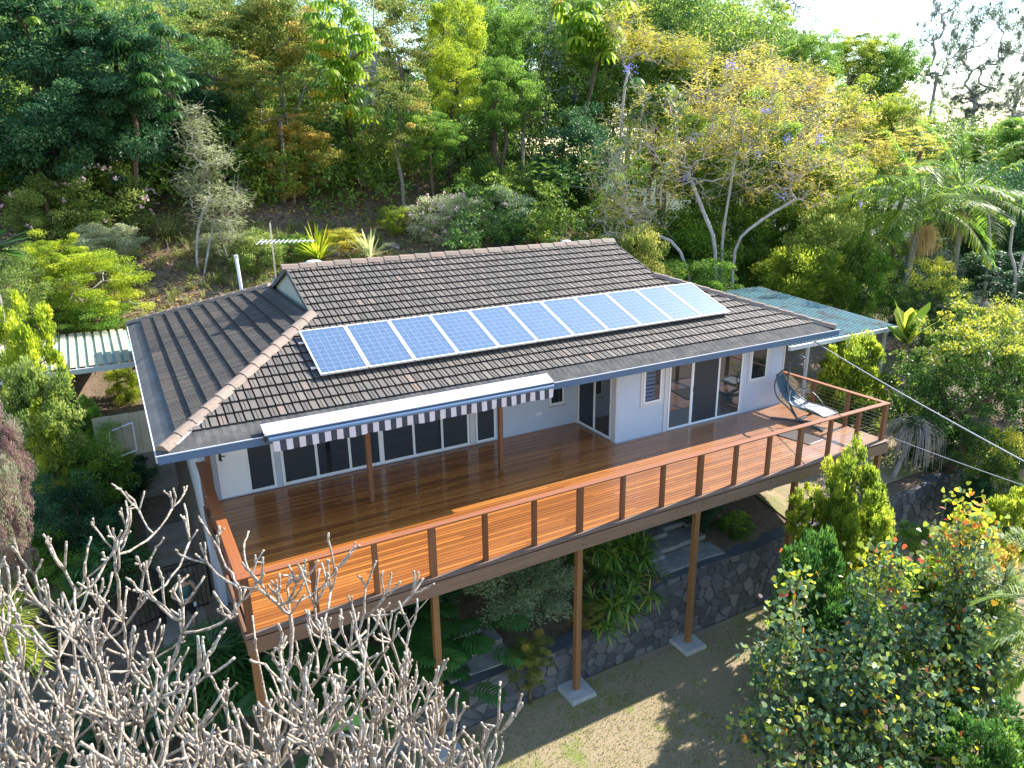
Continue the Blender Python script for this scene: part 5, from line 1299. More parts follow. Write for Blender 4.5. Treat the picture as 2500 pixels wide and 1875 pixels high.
# ================================================================== mid-ground shrubs (labels, kind, dx,dy,rw,rh,Hc or t)
def S(label,kind,dx,dy,rw,rh,leaf,Hc=None,t=None,name='shrub',bk='bark_brown',group=None,flower=None,nt_=16,r0=.03,depthr=None):
    return tree(name,label,'shrub',kind,dx,dy,rw,rh,Hc=Hc,t=t,leaf=leaf,bk=bk,group=group,flower=flower,nt_=nt_,r0=r0,depthr=depthr)
S('large shrub with pink flowers at the left below the dark trees','shrub',215,440,115,90,'leaf_shrub',Hc=1.1,flower=('petal_pink',60,.15),name='flowering_shrub')
S('smaller pink flowered shrub at the left edge of the larger one','shrub',95,460,80,70,'leaf_shrub',Hc=1.0,flower=('petal_pink',22,.15),name='flowering_shrub')
S('pale twiggy shrub below the large pink flowered shrub','shrub',230,530,80,45,'leaf_grey',Hc=.6)
S('pink and white flowering shrub behind the roof ridge','shrub',962,478,88,60,'leaf_grey',Hc=.9,flower=('petal_pink',110,.13),name='flowering_shrub')
S('dark shrub with white flowers right of the pink and white one','shrub',1090,470,80,60,'leaf_greyshade',Hc=.8,flower=('petal_pink',34,.13),name='flowering_shrub')
S('yellow green sapling shrub left of the pink and white flowering shrub','small',850,470,36,28,'leaf_bright',Hc=1.0)
S('golden leaved bush left behind the upright yellow spiky plant','small',740,520,55,28,'leaf_yellow',Hc=.3)
S('small red tipped bush just behind the middle of the roof ridge','small',1020,540,26,18,'leaf_orange',Hc=.3)
S('grey green shrub behind the vent pipe and antenna','shrub',560,560,75,60,'leaf_shrub',Hc=.5)
S('pale flowering ground shrub at the foot of the slender sapling','shrub',480,540,60,40,'leaf_grey',Hc=.4)
S('low green shrub between the antenna and the yellow spiky plant','small',630,540,45,35,'leaf_green',Hc=.3)
S('round lime yellow shrub above the walkway roof at the left','fine',205,620,112,78,'leaf_lime',Hc=1.3,bk='bark_pale',nt_=24,name='lime_shrub')
S('lime shrub behind the round one, next to its upper left','fine',120,560,80,55,'leaf_lime',Hc=1.2,name='lime_shrub')
S('green shrub under the rounded lime shrub, beside the roof eave','small',200,690,85,35,'leaf_green',Hc=.5)
S('light green tree at the left edge above the white corrugated roof','small',40,610,80,70,'leaf_shrub',t=24,name='small_tree')
S('sunlit light green tree at the left edge overhanging the corrugated roof','leafy',55,730,88,85,'leaf_lime',t=19.5,name='small_tree',depthr=70)
S('sunlit green bush below the left edge tree, beside the dark gap','leafy',75,850,95,80,'leaf_shrub',t=17.5,name='small_tree',depthr=70)
S('maroon leaved shrub at the left edge, upper part','shrub',2,950,48,70,'leaf_maroon',t=14.5,depthr=50)
S('maroon and white speckled shrub at the left edge below the first','shrub',5,1070,48,90,'leaf_maroon',t=13)
S('shaded green shrub in front of the cream board fence','small',185,985,95,75,'leaf_green',t=18.5,depthr=60)
S('yellow green shrub edge between the maroon shrub and the shaded one','small',100,950,40,60,'leaf_bright',t=17.5)
S('dark shrub below the cream fence beside the path','small',110,1090,95,70,'leaf_dark',t=17.5)
S('dark shrub beside the black fence at the left','small',215,1150,80,65,'leaf_dark',t=18)
S('deep green hedge behind the black fence at the left edge','small',60,1210,90,70,'leaf_green',t=17)
S('green hedge along the black fence beneath the frangipani','small',190,1240,90,45,'leaf_green',t=17)
S('large dark shrub in front of the foot of the cream fence','leafy',262,1040,70,60,'leaf_dark',t=20)
S('leafy shrub overlapping the left side of the cream fence','leafy',180,925,55,60,'leaf_green',t=19.5)
S('dark leafy plants in the shade under the corrugated roof','shrub',225,870,75,55,'leaf_green',t=24)
S('small plants beside the eave under the corrugated roof','shrub',270,835,40,50,'leaf_bright',t=23)
# pale slender sapling in the middle of the hill
b_=hit(432,600,0)
tt=b_[1]
branchy('pale_sapling','slender sapling with sparse pale grey leaves standing in front of the dark trees',
 [[(432,612,tt),(425,560,tt),(428,500,tt),(440,450,tt)],[(436,612,tt),(450,540,tt),(462,480,tt)]],[(425,270,24,45,tt),(450,345,42,45,tt),(475,440,60,55,tt),(430,390,40,40,tt),(500,500,40,35,tt),(420,310,30,50,tt)],tt,90,.06,.010,'leaf_grey','bark_pale',15000,.062,.95,leaf_sp=.19)
# strap-leaved plants
def at(dx,dy): p,_=hit(dx,dy,0); return p
strap_plant('spiky_plant','upright bright yellow spiky plant behind the left end of the roof ridge','plant',at(688,562),70,1.55,.075,.5,'leaf_yucca',(.35,1.5))
strap_plant('spiky_plant','cream and green striped spiky plant behind the roof ridge','plant',at(800,562),64,1.5,.085,.75,'leaf_variegated',(.3,1.5))
strap_plant('spiky_plant','blue green agave beside the rounded lime shrub','plant',at(282,612),24,.95,.09,.5,'leaf_greyshade',(.1,1.2))
strap_plant('grass_tussock','large arching green grass tussock right of the pink flowered shrub','grass tuft',at(362,520),260,1.35,.022,1.9,'leaf_grass',(.6,1.5),seg=6,spread=.3)
for l,x,y,s in (('small grass tussock below the pale sapling','390',560,.6),('yellow grass tuft left of the antenna','555',600,.8),('low grass tuft right of the vent pipe','640',575,.6),('grass tuft near the foot of the pale sapling','470',610,.5)):
    strap_plant('grass_tussock',l,'grass tuft',at(float(x),y),120,s,.02,1.6,'leaf_grass',(.5,1.5),seg=5,spread=.2)
# big paddle leaves at the left edge
T=thing('paddle_leaf_plant','plant with large green paddle leaves at the left edge above the lime shrub','plant',pd(-5,560,20))
cc=pd(-25,545,20); n=12; D=np.array([[1,.1,.75],[1,.3,.35],[1,-.2,.15],[.9,0,.55],[.8,.2,-.02],[1,.1,-.2],[.2,.2,1],[.5,-.3,.8],[-.5,0,.8],[.9,-.4,.4],[1,.5,.55],[.7,-.6,.1]],float)
V,F=straps(np.tile(cc,(n,1)),D,RG.uniform(.9,1.35,n),np.full(n,.30),np.full(n,.5),6,.2); link('leaves',npmesh('leaves',V,F,np.repeat(RG.random(n),6),MATS['leaf_umbrella']),T)
mb=MB(); mb.tube([(cc[0]-.1,cc[1],hgt(cc[0],cc[1])-.1),cc],.09,7); mb.build('stem',MATS['bark_grey'],T)
# right side, mid-ground
S('leafy green bamboo like clump behind the carport, left of the palms','shrub',1800,520,105,75,'leaf_shrub',t=34,name='bamboo_clump')
S('bright green leafy clump over the back of the carport','shrub',1730,575,95,50,'leaf_bright',t=33,name='bamboo_clump')
S('green leafy clump between the carport and the palm trunks','shrub',1870,590,75,70,'leaf_green',t=33.5,name='bamboo_clump')
S('green shrubs between the jacaranda trunks and the roof','small',1500,585,100,35,'leaf_green',t=32)
S('grey green shrub behind the right corner of the ridge','small',1385,545,70,60,'leaf_jaca_green',t=30)
S('dark undergrowth beneath the jacaranda','dense',1480,520,120,60,'leaf_green',t=36)
S('dark undergrowth right of the jacaranda trunks','dense',1680,500,100,60,'leaf_green',t=37)
S('yellow tipped rounded tree at the foot of the palms','ball',2008,632,88,72,'leaf_limetip',t=30,name='round_tree')
S('large dark tree with yellow new leaves filling the right edge','ball',2110,850,190,200,'leaf_limetip',t=21.5,name='round_tree',nt_=20,r0=.12)
S('yellow tipped tree crown above the large one at the right edge','ball',2195,715,120,85,'leaf_limetip',t=25,name='round_tree')
S('lower dark green part of the hedge at the right edge beside the cables','ball',2190,1010,100,90,'leaf_limetip',t=20,name='round_tree')
S('low dark green bush left of the large right tree','small',2000,870,50,60,'leaf_green',t=25)
S('sunlit glossy shrub behind the right deck railing','leafy',1850,790,88,74,'leaf_bright',t=23,name='shrub',nt_=26,r0=.04)
S('lower shrub behind the wire railing at the right end of the deck','shrub',1810,860,80,45,'leaf_shrub',t=23,depthr=55)
S('shaded leafy bush just outside the right deck railing','shrub',1890,900,50,50,'leaf_shrub',t=24,depthr=35)
strap_plant('banana_plant','banana plant with large lime leaves at the corner of the carport','plant',pd(1958,740,24),9,1.5,.42,.5,'leaf_bright',(.7,1.45),seg=6)
strap_plant('banana_plant','small banana leaves behind the right corner of the deck railing','plant',pd(1945,890,22),6,1.1,.32,.8,'leaf_bright',(.5,1.3),seg=6)
# weeping leafless tree
wb=np.array([18.3,1.1,hgt(18.3,1.1)]); T=thing('weeping_tree','small weeping tree with bare hanging grey twigs on the upper lawn','tree',wb)
tp=pd(1975,925,np.dot(wb-CAMP,CF)); mb=MB(); mb.tube(smoothp([wb-np.array([0,0,.1]),wb+(tp-wb)*.5+np.array([.05,0,0]),tp],4),[.07]*3+[.06]*3+[.05]*3,8); mb.build('trunk',MATS['bark_pale'],T,smooth=True)
mb=MB()
for i in range(210):
    a=RG.uniform(0,2*PI); r=RG.uniform(.25,.85); d=np.array([math.cos(a),math.sin(a),0]); h=RG.uniform(.05,.35)
    mb.tube(smoothp([tp+RG.normal(0,.05,3),tp+d*r*.5+np.array([0,0,h]),tp+d*r+np.array([0,0,h*.2-.1]),tp+d*(r+.08)+np.array([0,0,-RG.uniform(.4,1.15)])],3),[.011]*4+[.006]*6,4,cap=False)
mb.build('twigs',MATS['bark_pale'],T)
S('small leafy shrub behind the weeping tree','small',1970,930,60,45,'leaf_green',t=24.5)
# under-deck plants
def Sp(label,kind,x,y,z,rx,ry,rz,leaf,name='shrub',bk='bark_brown',var=None,nt_=14,r0=.03,flower=None):
    T=thing(name,label,'shrub',(x,y,hgt(x,y)-.1)); me,cl=make_crown(kind,var if var is not None else RG.integers(0,3)); c=np.array([x,y,z]); R=np.array([rx,ry,rz]); rot=RG.uniform(-.4,.4)
    o=link('crown',me,T,MATS[leaf]); o.matrix_basis=Matrix.Translation((x,y,z))@Matrix.Rotation(rot,4,'Z')@Matrix.Diagonal((rx,ry,rz,1))
    trunk_to((x,y,min(hgt(x,y),z-rz*.6)),c,R,cl,r0,MATS[bk],T,nt_,rot,.01); return T
Sp('grey green spreading shrub on the retaining wall left of the middle deck post','small',5.7,1.2,-1.70,1.35,1.05,.85,'leaf_greyshade')
Sp('second grey green shrub behind the first, close to the deck beam','small',6.2,2.2,-1.40,1.1,.9,.75,'leaf_greyshade')
Sp('small golden green bush spilling over the stone wall','fine',5.25,.20,-2.80,.55,.45,.60,'leaf_olive')
Sp('low golden plant on the wall right of the middle deck post','fine',6.9,.45,-2.45,.45,.3,.28,'leaf_olive')
Sp('round clipped ball shrub on the wall top','ball',11.85,1.05,-1.95,.50,.45,.42,'leaf_green',name='ball_shrub')
Sp('dark shrub left of the clipped ball shrub','small',11.2,1.75,-1.75,.75,.6,.55,'leaf_dark')
Sp('dark green bush beneath the deck beam, right of the dracaena','dense',10.1,3.0,-1.6,.9,.7,.5,'leaf_green')
Sp('twiggy red and green shrub under the deck near the fourth post','shrub',12.5,2.6,-1.45,.95,.7,.6,'leaf_olive')
Sp('pale leafy shrub under the deck beam right of the fourth post','shrub',13.7,2.4,-1.5,.8,.7,.55,'leaf_shrub')
Sp('green leafy shrub under the deck beam between the posts','shrub',11.6,3.0,-1.4,.7,.6,.5,'leaf_green')
Sp('dark leafy shrub at the left under the deck behind the large split leaves','dense',3.5,2.6,-1.9,1.3,.9,.8,'leaf_dark')
Sp('dark shrub deep under the deck behind the dracaena','dense',7.8,3.2,-1.7,1.2,.8,.6,'leaf_dark')
hd=[(RG.uniform(-.95,.95),RG.uniform(-1.0,.9),0) for _ in range(70)]; hd=[(a,b,-.15+b*.75+RG.uniform(-.25,.45)+.25*(1-a*a)) for a,b,_ in hd]
strap_plant('dracaena','mass of narrow striped leaves hanging over the stone wall right of the middle deck post','plant',(8.05,1.15,-1.90),34,.46,.036,1.3,'leaf_drac',(-.3,1.4),heads=hd)
# monstera-like split leaves
T=thing('split_leaf_plant','large glossy split leaf philodendron beside the second deck post','plant',(2.5,1.2,-2.9)); parts=[]
for i in range(95):
    c=np.array([2.55+RG.normal()*.85,.95+RG.normal()*.5,-2.35+RG.uniform(-.7,.75)]); dirn=unit(np.array([c[0]-2.4+RG.normal()*.4,c[1]-1.5+RG.normal()*.3-.4,RG.uniform(-.5,.35)])); side=np.cross(dirn,[0,0,1.]);side/=np.linalg.norm(side)+1e-6
    L=.62; up=np.cross(side,dirn)
    for k in range(9):
        s=k/8; p=c+dirn*L*s*.85
        for sg in (-1,1):
            ln=.30*math.sin(PI*(.15+.8*s))**.7+.05
            V,F=straps(p[None],(side*sg+dirn*(.25+.7*s)+up*.1)[None],np.array([ln]),np.array([.062]),np.array([.55]),3,.35); parts.append((V,F,np.full(3,.3+.5*RG.random()*(.4+.6*(i%3==0)))))
V,F,A=join(parts); link('leaves',npmesh('leaves',V,F,A,MATS['leaf_strap_dark']),T)
mb=MB()
for i in range(9): mb.tube([(2.5,1.3,-3.1),(2.45+RG.normal()*.5,1.0+RG.normal()*.3,-2.5)],.02,5)
mb.build('stem',MATS['stem_green'],T)
# rhapis fan palm clump
def fan_clump(label,cx,cy,cz,r,h,nf,leaf='leaf_strap_dark',L=.5):
    T=thing('fan_palm_clump',label,'palm',(cx,cy,hgt(cx,cy))); parts=[]; mb=MB()
    for i in range(nf):
        a=RG.uniform(0,2*PI); q=RG.uniform(0,1)**.5; c=np.array([cx+r*q*math.cos(a),cy+r*q*math.sin(a),cz+h*(1-q*q)*RG.uniform(.3,1)]); out=np.array([math.cos(a)*q+RG.normal()*.2,math.sin(a)*q+RG.normal()*.2,.35+RG.normal()*.15]); out/=np.linalg.norm(out)
        side=np.cross(out,[0,0,1.]);side/=np.linalg.norm(side)+1e-6; m=13; th=np.linspace(-1.9,1.9,m); D=np.cos(th)[:,None]*out+np.sin(th)[:,None]*side
        V,F=straps(np.tile(c,(m,1)),D,L*RG.uniform(.85,1.1,m),np.full(m,.045),np.full(m,.9),4,.4); parts.append((V,F,np.repeat(np.clip(RG.normal(.45,.2,m),0,1),4)))
        if i%3==0: mb.tube([(cx+(c[0]-cx)*.3,cy+(c[1]-cy)*.3,hgt(cx,cy)-.1),c],.014,5)
    V,F,A=join(parts); link('leaves',npmesh('leaves',V,F,A,MATS[leaf]),T); mb.build('stem',MATS['bark_grey'],T)
fan_clump('clump of dark fan palms below the front left corner of the deck',-.55,2.9,-2.75,1.05,1.05,120,L=.58)
fan_clump('small fan palm clump right of the larger one, under the deck corner',.55,2.6,-2.9,.6,.6,34)
fan_clump('dark fan leaves in the garden left of the path',-2.2,7.2,-2.1,.8,.7,40,L=.42)
strap_plant('cordyline','cordyline with orange and red tinted leaves beside the path at the left','plant',pd(238,1128,19.3)+np.array([0,0,-.1]),30,.5,.06,.9,'leaf_orange',(.0,1.4),heads=[(0,0,.35)])
strap_plant('spiky_plant','broad yellow green strap leaves in the shade left of the path','plant',pd(215,1190,18.8),18,.95,.10,.7,'leaf_bright',(.3,1.4))
strap_plant('spiky_plant','small bright tuft on the edge of the concrete path','plant',pd(268,1250,18),26,.35,.04,.8,'leaf_drac',(.1,1.4))
strap_plant('spiky_plant','thin leaved dark plant behind the black fence gate','plant',(-1.15,6.5,-2.9),50,.6,.03,1.0,'leaf_strap_dark',(.1,1.5))
# ================================================================== purple leaved tree in the right foreground
def round_leaf_tree(name,label,base,ells,nlv,LS,leaf,r0,bk,ntg,tone_top=True,shape='hex'):
    T=thing(name,label,'tree',(base[0],base[1],base[2])); targ=[];wt=np.array([e[2]*e[3] for e in ells],float);wt/=wt.sum()
    for k in RG.choice(len(ells),ntg,p=wt):
        e=ells[k]; c=pd(e[0],e[1],e[4]); R=np.array([e[2]*PXM*e[4],e[2]*PXM*e[4],e[3]*PXM*e[4]]); targ.append(c+rsph(1)[0]*RG.uniform(.1,1)**.4*R)
    targ=np.array(targ); cen=targ.mean(0); mb=MB(); b=np.array(base,float); lo=np.array([cen[0],cen[1],b[2]+(targ[:,2].min()-b[2])*.3+.3])
    nodes,tp=skeleton(mb,b,targ,r0,.008,.5,.05,.1,6,[b+(lo-b)*.5,lo],4); mb.build('trunk',MATS[bk],T,smooth=True)
    k=nlv//ntg; C=np.repeat(targ,k,0); n=len(C); P=C+RG.normal(0,1,(n,3))*np.array([.15,.15,.18]); zt=(P[:,2]-targ[:,2].min())/(np.ptp(targ[:,2]))
    tn=np.repeat(RG.random(len(targ)),k); rv=np.clip(tn*.26+RG.random(n)*.34,0,.62); hot=RG.random(n)< (.05+.12*(tn>.7)+.9*np.clip(zt-.62,0,1)*2.0); rv=np.where(hot,RG.uniform(.62,1,n),rv)
    V,F=leaves(P,rsph(n)*.8+np.array([0,0,-.5]),rsph(n)*.9+np.array([0,-.1,.5]),LS*RG.uniform(.6,1.3,n),LS*RG.uniform(.65,1.2,n),shape)
    link('crown',npmesh('crown',V,F,rv,MATS[leaf]),T); return T
tq=13.
round_leaf_tree('purple_leaf_tree','tree with round dark purple and yellow leaves on the lawn at the lower right',(10.3,-4.0,-4.1),
 [(2010,1420,120,130,13.2),(1900,1290,45,130,13),(2080,1200,52,150,13.6),(1850,1500,150,130,12.6),(1700,1450,80,90,12.6),(1760,1620,150,90,11.9),(1700,1330,28,110,12.8),(1950,1600,190,110,12.2),(2100,1450,90,150,13.4)],12500,.098,'leaf_purple',.10,'bark_brown',320)
S('lime green leafy shrub in front of the right end of the deck beam','leafy',1848,1050,74,95,'leaf_bright',t=16.4,name='lime_shrub',nt_=24)
S('lower lime green shrub joined below the tall lime one','leafy',1860,1150,75,80,'leaf_bright',t=16.1,name='lime_shrub')
S('dark glossy shrub below the lime one, left of the purple tree','leafy',1760,1240,90,110,'leaf_glossy',t=14.8,name='glossy_shrub')
S('dark glossy shrub behind the lower trunk of the purple tree','leafy',1830,1380,100,120,'leaf_glossy',t=14.2,name='glossy_shrub')
S('small lime bush left of the tall lime shrub under the deck beam','leafy',1740,1090,42,40,'leaf_bright',t=16.8)
S('red tipped shrub right of the purple tree','leafy',2110,1210,85,80,'leaf_orange',t=15.2)
S('variegated pale shrub right of the purple tree','leafy',2120,1350,90,120,'leaf_shrub',t=13.6)
S('mid green shrub in the gap between the purple tree and the stone wall','leafy',1990,1270,70,80,'leaf_green',t=15.6)
S('leafy shrub with red tips behind the top of the purple tree','leafy',2050,1240,60,60,'leaf_shrub',t=16)
S('dark green undergrowth at the bottom right corner','leafy',2120,1600,130,100,'leaf_glossy',t=11.8)
S('low green ground cover shrub beside the far stone wall','small',1985,1150,50,20,'leaf_green',t=19.3)
S('yellow green strap leaved bush at the right edge below the hedge','leafy',2185,1110,60,60,'leaf_bright',t=16)
S('dark shrub above the far end of the stone wall','dense',2130,1075,70,40,'leaf_dark',t=20)
for (x,y,s,l) in ((2100,1245,.6,'silvery spiky leaved plant right of the purple tree'),(2165,1265,.55,'second silvery spiky plant closer to the right edge')):
    strap_plant('spiky_plant',l,'plant',pd(x,y,13.4),40,s,.035,.3,'leaf_greyshade',(-.2,1.4))
# phoenix palm fronds reaching in from the right edge
T=thing('date_palm','palm at the right edge whose feathery fronds reach into the picture','palm',(11.3,-6.6,-4.1)); cq=pd(2395,1350,9.8)
mb=MB(); mb.tube([(cq[0]+.05,cq[1],-4.1),cq-np.array([0,0,.1])],[.28,.24],10); mb.build('trunk',MATS['bark_brown'],T,smooth=True)
for i in range(30):
    az=2*PI*i*.381966; el=RG.uniform(-.35,1.2); V,F,A,pts=frond_mesh(cq,az,el,RG.uniform(1.5,1.9),RG.uniform(.7,1.4),.36,.020,n=60,vee=.35,hang=.35); fo=link('frond',npmesh('frond',V,F,A,MATS['leaf_palm']),T)
    mb=MB(); mb.tube(pts,list(np.linspace(.018,.006,len(pts))),5); mb.build('rachis',MATS['stem_green'],fo,smooth=True)
# ================================================================== frangipani (bare) in the left foreground
T=thing('frangipani_tree','large leafless frangipani with thick grey lichened branches in the left foreground','tree',(-1.5,-2.2,-4.0))
outline=[(0,1260),(30,1290),(60,1235),(120,1245),(165,1290),(240,1190),(290,1085),(340,1090),(372,1100),(405,1165),(440,1215),(475,1165),(520,1240),(620,1250),(700,1235),(800,1265),(880,1290),(915,1400),(960,1500),(1000,1560),(1070,1590),(1080,1700)]
tips=[(300,1103,1.9),(372,1098,1.9),(410,1168,1.8),(255,1175,1.9),(275,1150,1.9),(75,1240,2.1),(140,1232,2.1),(20,1295,2.2),(5,1310,2.2),(210,1290,2.0),(183,1250,1.9),(247,1190,1.8),(447,1216,1.9),(472,1155+30,1.8),(545,1242,1.7),(565,1262,1.7),(640,1260,1.7),(660,1250,1.7),(722,1235,1.6),(715,1275,1.6),(790,1268,1.6),(830,1290,1.6),(890,1285,1.5),(885,1360,1.5),(680,1310,1.7),(600,1290,1.8),(430,1440,2.0),(445,1460,2.0),(405,1480,2.0),(985,1560,1.2),(1070,1592,1.1),(1040,1620,1.1),(985,1600,1.2),(925,1500,1.2),(870,1480,1.3),(330,1290,2.0),(355,1310,2.0),(228,1215,1.9),(520,1300,1.8),(500,1330,1.9),(160,1340,2.1),(110,1330,2.1),(45,1360,2.2),(310,1240,1.9),(395,1310,1.9)]
targ=[pz(x,y,z) for x,y,z in tips]
def ytop(x):
    for (a,b),(c,d) in zip(outline,outline[1:]):
        if a<=x<=c: return b+(d-b)*(x-a)/(c-a)
    return 1700
cnt=0
while cnt<500:
    x=RG.uniform(-250,1080); y=RG.uniform(1250,1900)
    yt=ytop(max(0,min(1079,x)))+55
    if y<yt: continue
    if 395<x<600 and y<1555 and RG.random()<.82: continue
    if 270<x<430 and y<1420 and RG.random()<.85: continue
    if y<1480 and RG.random()<.40: continue
    if 600<x<900 and y<1420 and RG.random()<.35: continue
    targ.append(pz(x,y,(RG.uniform(.7,2.0) if RG.random()<.6 else RG.uniform(-.5,1.2))-(.5 if x>800 else 0))); cnt+=1
targ=np.array(targ)
forks=[np.array([-1.5,-2.2,-4.0]),np.array([-1.45,-2.1,-3.1]),np.array([-1.4,-2.1,-2.3])]
mb=MB(); nodes=[f.copy() for f in forks]; par=[-1,0,1]
order=np.argsort(np.linalg.norm((targ-np.array([-1.2,-2.2,-2.6]))*np.array([1,1,1.0]),axis=1))
# primary limbs first
prim=[np.array(p) for p in ((-2.9,-1.6,-.8),(-2.2,-.2,-.9),(-1.2,-.6,-.9),(-.1,-1.6,-1.0),(.6,-2.6,-1.1),(-.2,-3.4,-.9),(-1.6,-3.6,-.8),(-2.9,-3.0,-.6))]
tipidx=[]
def addnode(a,t,seg=.15,curl=.62):
    """path from node a to target t: leaves sideways then curves upwards, in short segments"""
    p0=nodes[a]; L=np.linalg.norm(t-p0); k=max(2,int(L/seg)); prev=a; perp=RG.normal(0,.05*L,3)
    ctrl=p0+(t-p0)*.55; ctrl[2]-=curl*L*.5; ctrl+=perp
    for i in range(1,k+1):
        s=i/k; p=(1-s)**2*p0+2*s*(1-s)*ctrl+s*s*t
        if i<k: p=p+RG.normal(0,.009,3)
        nodes.append(p); par.append(prev); prev=len(nodes)-1
    return prev
for p in prim: addnode(2,p,.3,.3)
for i in order:
    t=targ[i]; arr=np.array(nodes[2:]); d=np.linalg.norm((arr-t)*np.array([1.35,1.35,.8]),axis=1); d=d+np.where(arr[:,2]>t[2]-.22,.7,0)+np.where(d<.28,.6,0)
    j=int(d.argmin())+2; tipidx.append(addnode(j,t))
cn=[0]*len(nodes); ch=[[] for _ in nodes]
for i,p in enumerate(par):
    if p>=0: ch[p].append(i)
for i in range(len(nodes)-1,-1,-1):
    if not ch[i]: cn[i]=1
    if par[i]>=0: cn[par[i]]+=cn[i]
def RR(i): return .0152+.0070*(cn[i]**.47-1)
st=[(0,c) for c in ch[0]]
while st:
    a,b=st.pop(); chain=[a,b]
    while ch[chain[-1]]:
        c=ch[chain[-1]]; best=max(c,key=lambda q:cn[q])
        for q in c:
            if q!=best: st.append((chain[-1],q))
        chain.append(best)
    rr2=[RR(chain[1])]+[RR(i)*(1+.16*math.sin(i*2.1)+.06*RG.normal()) for i in chain[1:]]
    if len(chain)>3: rr2[-1]*=1.12
    mb.tube([nodes[i] for i in chain],rr2,7)
# each branch end divides into two to four blunt upcurved fingers, some of which fork once more
def finger(p,d,l,r):
    o=unit(d); bnd=np.array([0,0,RG.uniform(.25,.7)])+RG.normal(0,.16,3); pts=[p-o*.015]; q=p.copy(); k=4
    for s_ in range(k):
        o=unit(o+bnd*.28); q=q+o*l/k; pts.append(q+RG.normal(0,.004,3))
    mb.tube(pts,[r,r*.9,r*.98,r*.92,r*1.05],7); return q,o
for i in tipidx:
    p=nodes[i]; d=unit(p-nodes[par[i]]+np.array([0,0,.02])); a0=RG.uniform(0,6.28)
    u=unit(np.cross(d,[.3,.2,.9])); w_=np.cross(d,u); m=RG.integers(2,5)
    for k in range(m):
        an=a0+6.283*k/m+RG.normal()*.3; sp=RG.uniform(.35,.95); l=RG.uniform(.12,.50)
        q,o=finger(p,d+sp*(u*math.cos(an)+w_*math.sin(an)),l,.0150)
        if RG.random()<.5:
            for k2 in range(RG.integers(1,4)): finger(q,o+RG.normal(0,.5,3),RG.uniform(.05,.2),.0140)
fo=mb.build('branches',MATS['bark_lichen'],T,smooth=True)
n=26; idx=RG.choice(tipidx,n); P=np.repeat(np.array([nodes[i] for i in idx]),4,0); D=rsph(len(P))+np.array([0,0,.9]); V,F=straps(P,D,RG.uniform(.05,.11,len(P)),np.full(len(P),.02),np.full(len(P),.4),2,.2)
link('young_leaves',npmesh('young_leaves',V,F,np.repeat(RG.random(len(P)),2),MATS['leaf_bright']),T)
# wispy green at far left bottom
strap_plant('spiky_plant','fine green and orange tufted plant at the left edge behind the frangipani','plant',pd(15,1345+60,11),160,.55,.012,1.2,'leaf_bright',(-.2,1.4),heads=[(0,0,.0),(.15,.1,-.3),(-.2,0,.3),(.1,.1,.45)])
Sp('dark ground foliage beneath the frangipani, left of the fan palms','dense',-2.6,2.4,-3.0,1.2,1.0,.7,'leaf_dark')
Sp('dark leafy shrub under the deck corner behind the frangipani','dense',1.3,2.2,-2.9,.9,.8,.6,'leaf_dark')
# hibiscus flower
fp=pd(72,1422,15); mb=MB()
for k in range(5):
    a=2*PI*k/5; e=fp+np.array([math.cos(a)*.07,-.03,math.sin(a)*.07]); s=np.array([-math.sin(a),0,math.cos(a)])*.03; mb.add([fp,e+s,e*1.0+(e-fp)*.25,e-s],[(0,1,2,3)],0,.8)
tag(mb.build('hibiscus_flower',MATS['leaf_yucca']),'single yellow hibiscus flower behind the frangipani branches at the left','flower')
# ================================================================== litter, weeds and grass
def scatter(n,dxr,dyr,cond=None,tmax=50):
    out=[]
    while len(out)<n:
        x=RG.uniform(*dxr);y=RG.uniform(*dyr); p,t=hit(x,y,0.0)
        if t<tmax and p[1]>15.2 and (cond is None or cond(x,y)): out.append(p)
    return np.array(out)
# area-uniform scatter straight on the terrain
def terr(n,xr,yr,lift=.03):
    X=RG.uniform(*xr,n);Y=RG.uniform(*yr,n); Z=np.array([hgt(x,y)+.10*math.sin(x*1.3+y*.7)*math.sin(y*1.1-x*.4)*(1 if y>15.5 or x<-1.5 else .2) for x,y in zip(X,Y)]); return np.stack([X,Y,Z+lift],1)
P=terr(46000,(-8,26),(16,40)); n=len(P); V,F=leaves(P,rsph(n)*np.array([1,1,.25]),rsph(n)*.5+np.array([0,-.35,1]),RG.uniform(.12,.27,n),RG.uniform(.05,.11,n))
tag(link('leaf_litter',npmesh('leaf_litter',V,F,RG.random(n),MATS['leaf_litter'])),'fallen brown and yellow leaves on the slope behind the house','leaf litter',kind='stuff')
C=terr(760,(-6,20),(16.2,27)); C=C[(C[:,1]<24)|(RG.random(len(C))<.3)]; n=len(C)*46; P=np.repeat(C,46,0)+rsph(n)*np.array([.40,.40,.26])*RG.random((n,1)); V,F=leaves(P,rsph(n)+np.array([0,0,.6]),rsph(n)*.7+np.array([0,0,.6]),RG.uniform(.06,.14,n),RG.uniform(.025,.05,n))
tag(link('ground_cover',npmesh('ground_cover',V,F,np.repeat(RG.random(len(C)),46)*.6+RG.random(n)*.4,MATS['leaf_shrub'])),'low weeds and ground cover on the slope behind the roof','ground cover',kind='stuff')
C=terr(420,(-3,12),(16.2,25)); n=len(C)*40; P=np.repeat(C,40,0)+rsph(n)*np.array([.12,.12,.02]); D=rsph(n)*.5+np.array([0,0,1.]); V,F=straps(P,D,RG.uniform(.2,.5,n),np.full(n,.012),RG.uniform(.4,1.4,n),3,.2)
tag(link('grass_tufts',npmesh('grass_tufts',V,F,np.repeat(RG.random(n),3),MATS['leaf_grass'])),'scattered dry grass tufts on the slope behind the left wing of the roof','grass',kind='stuff')
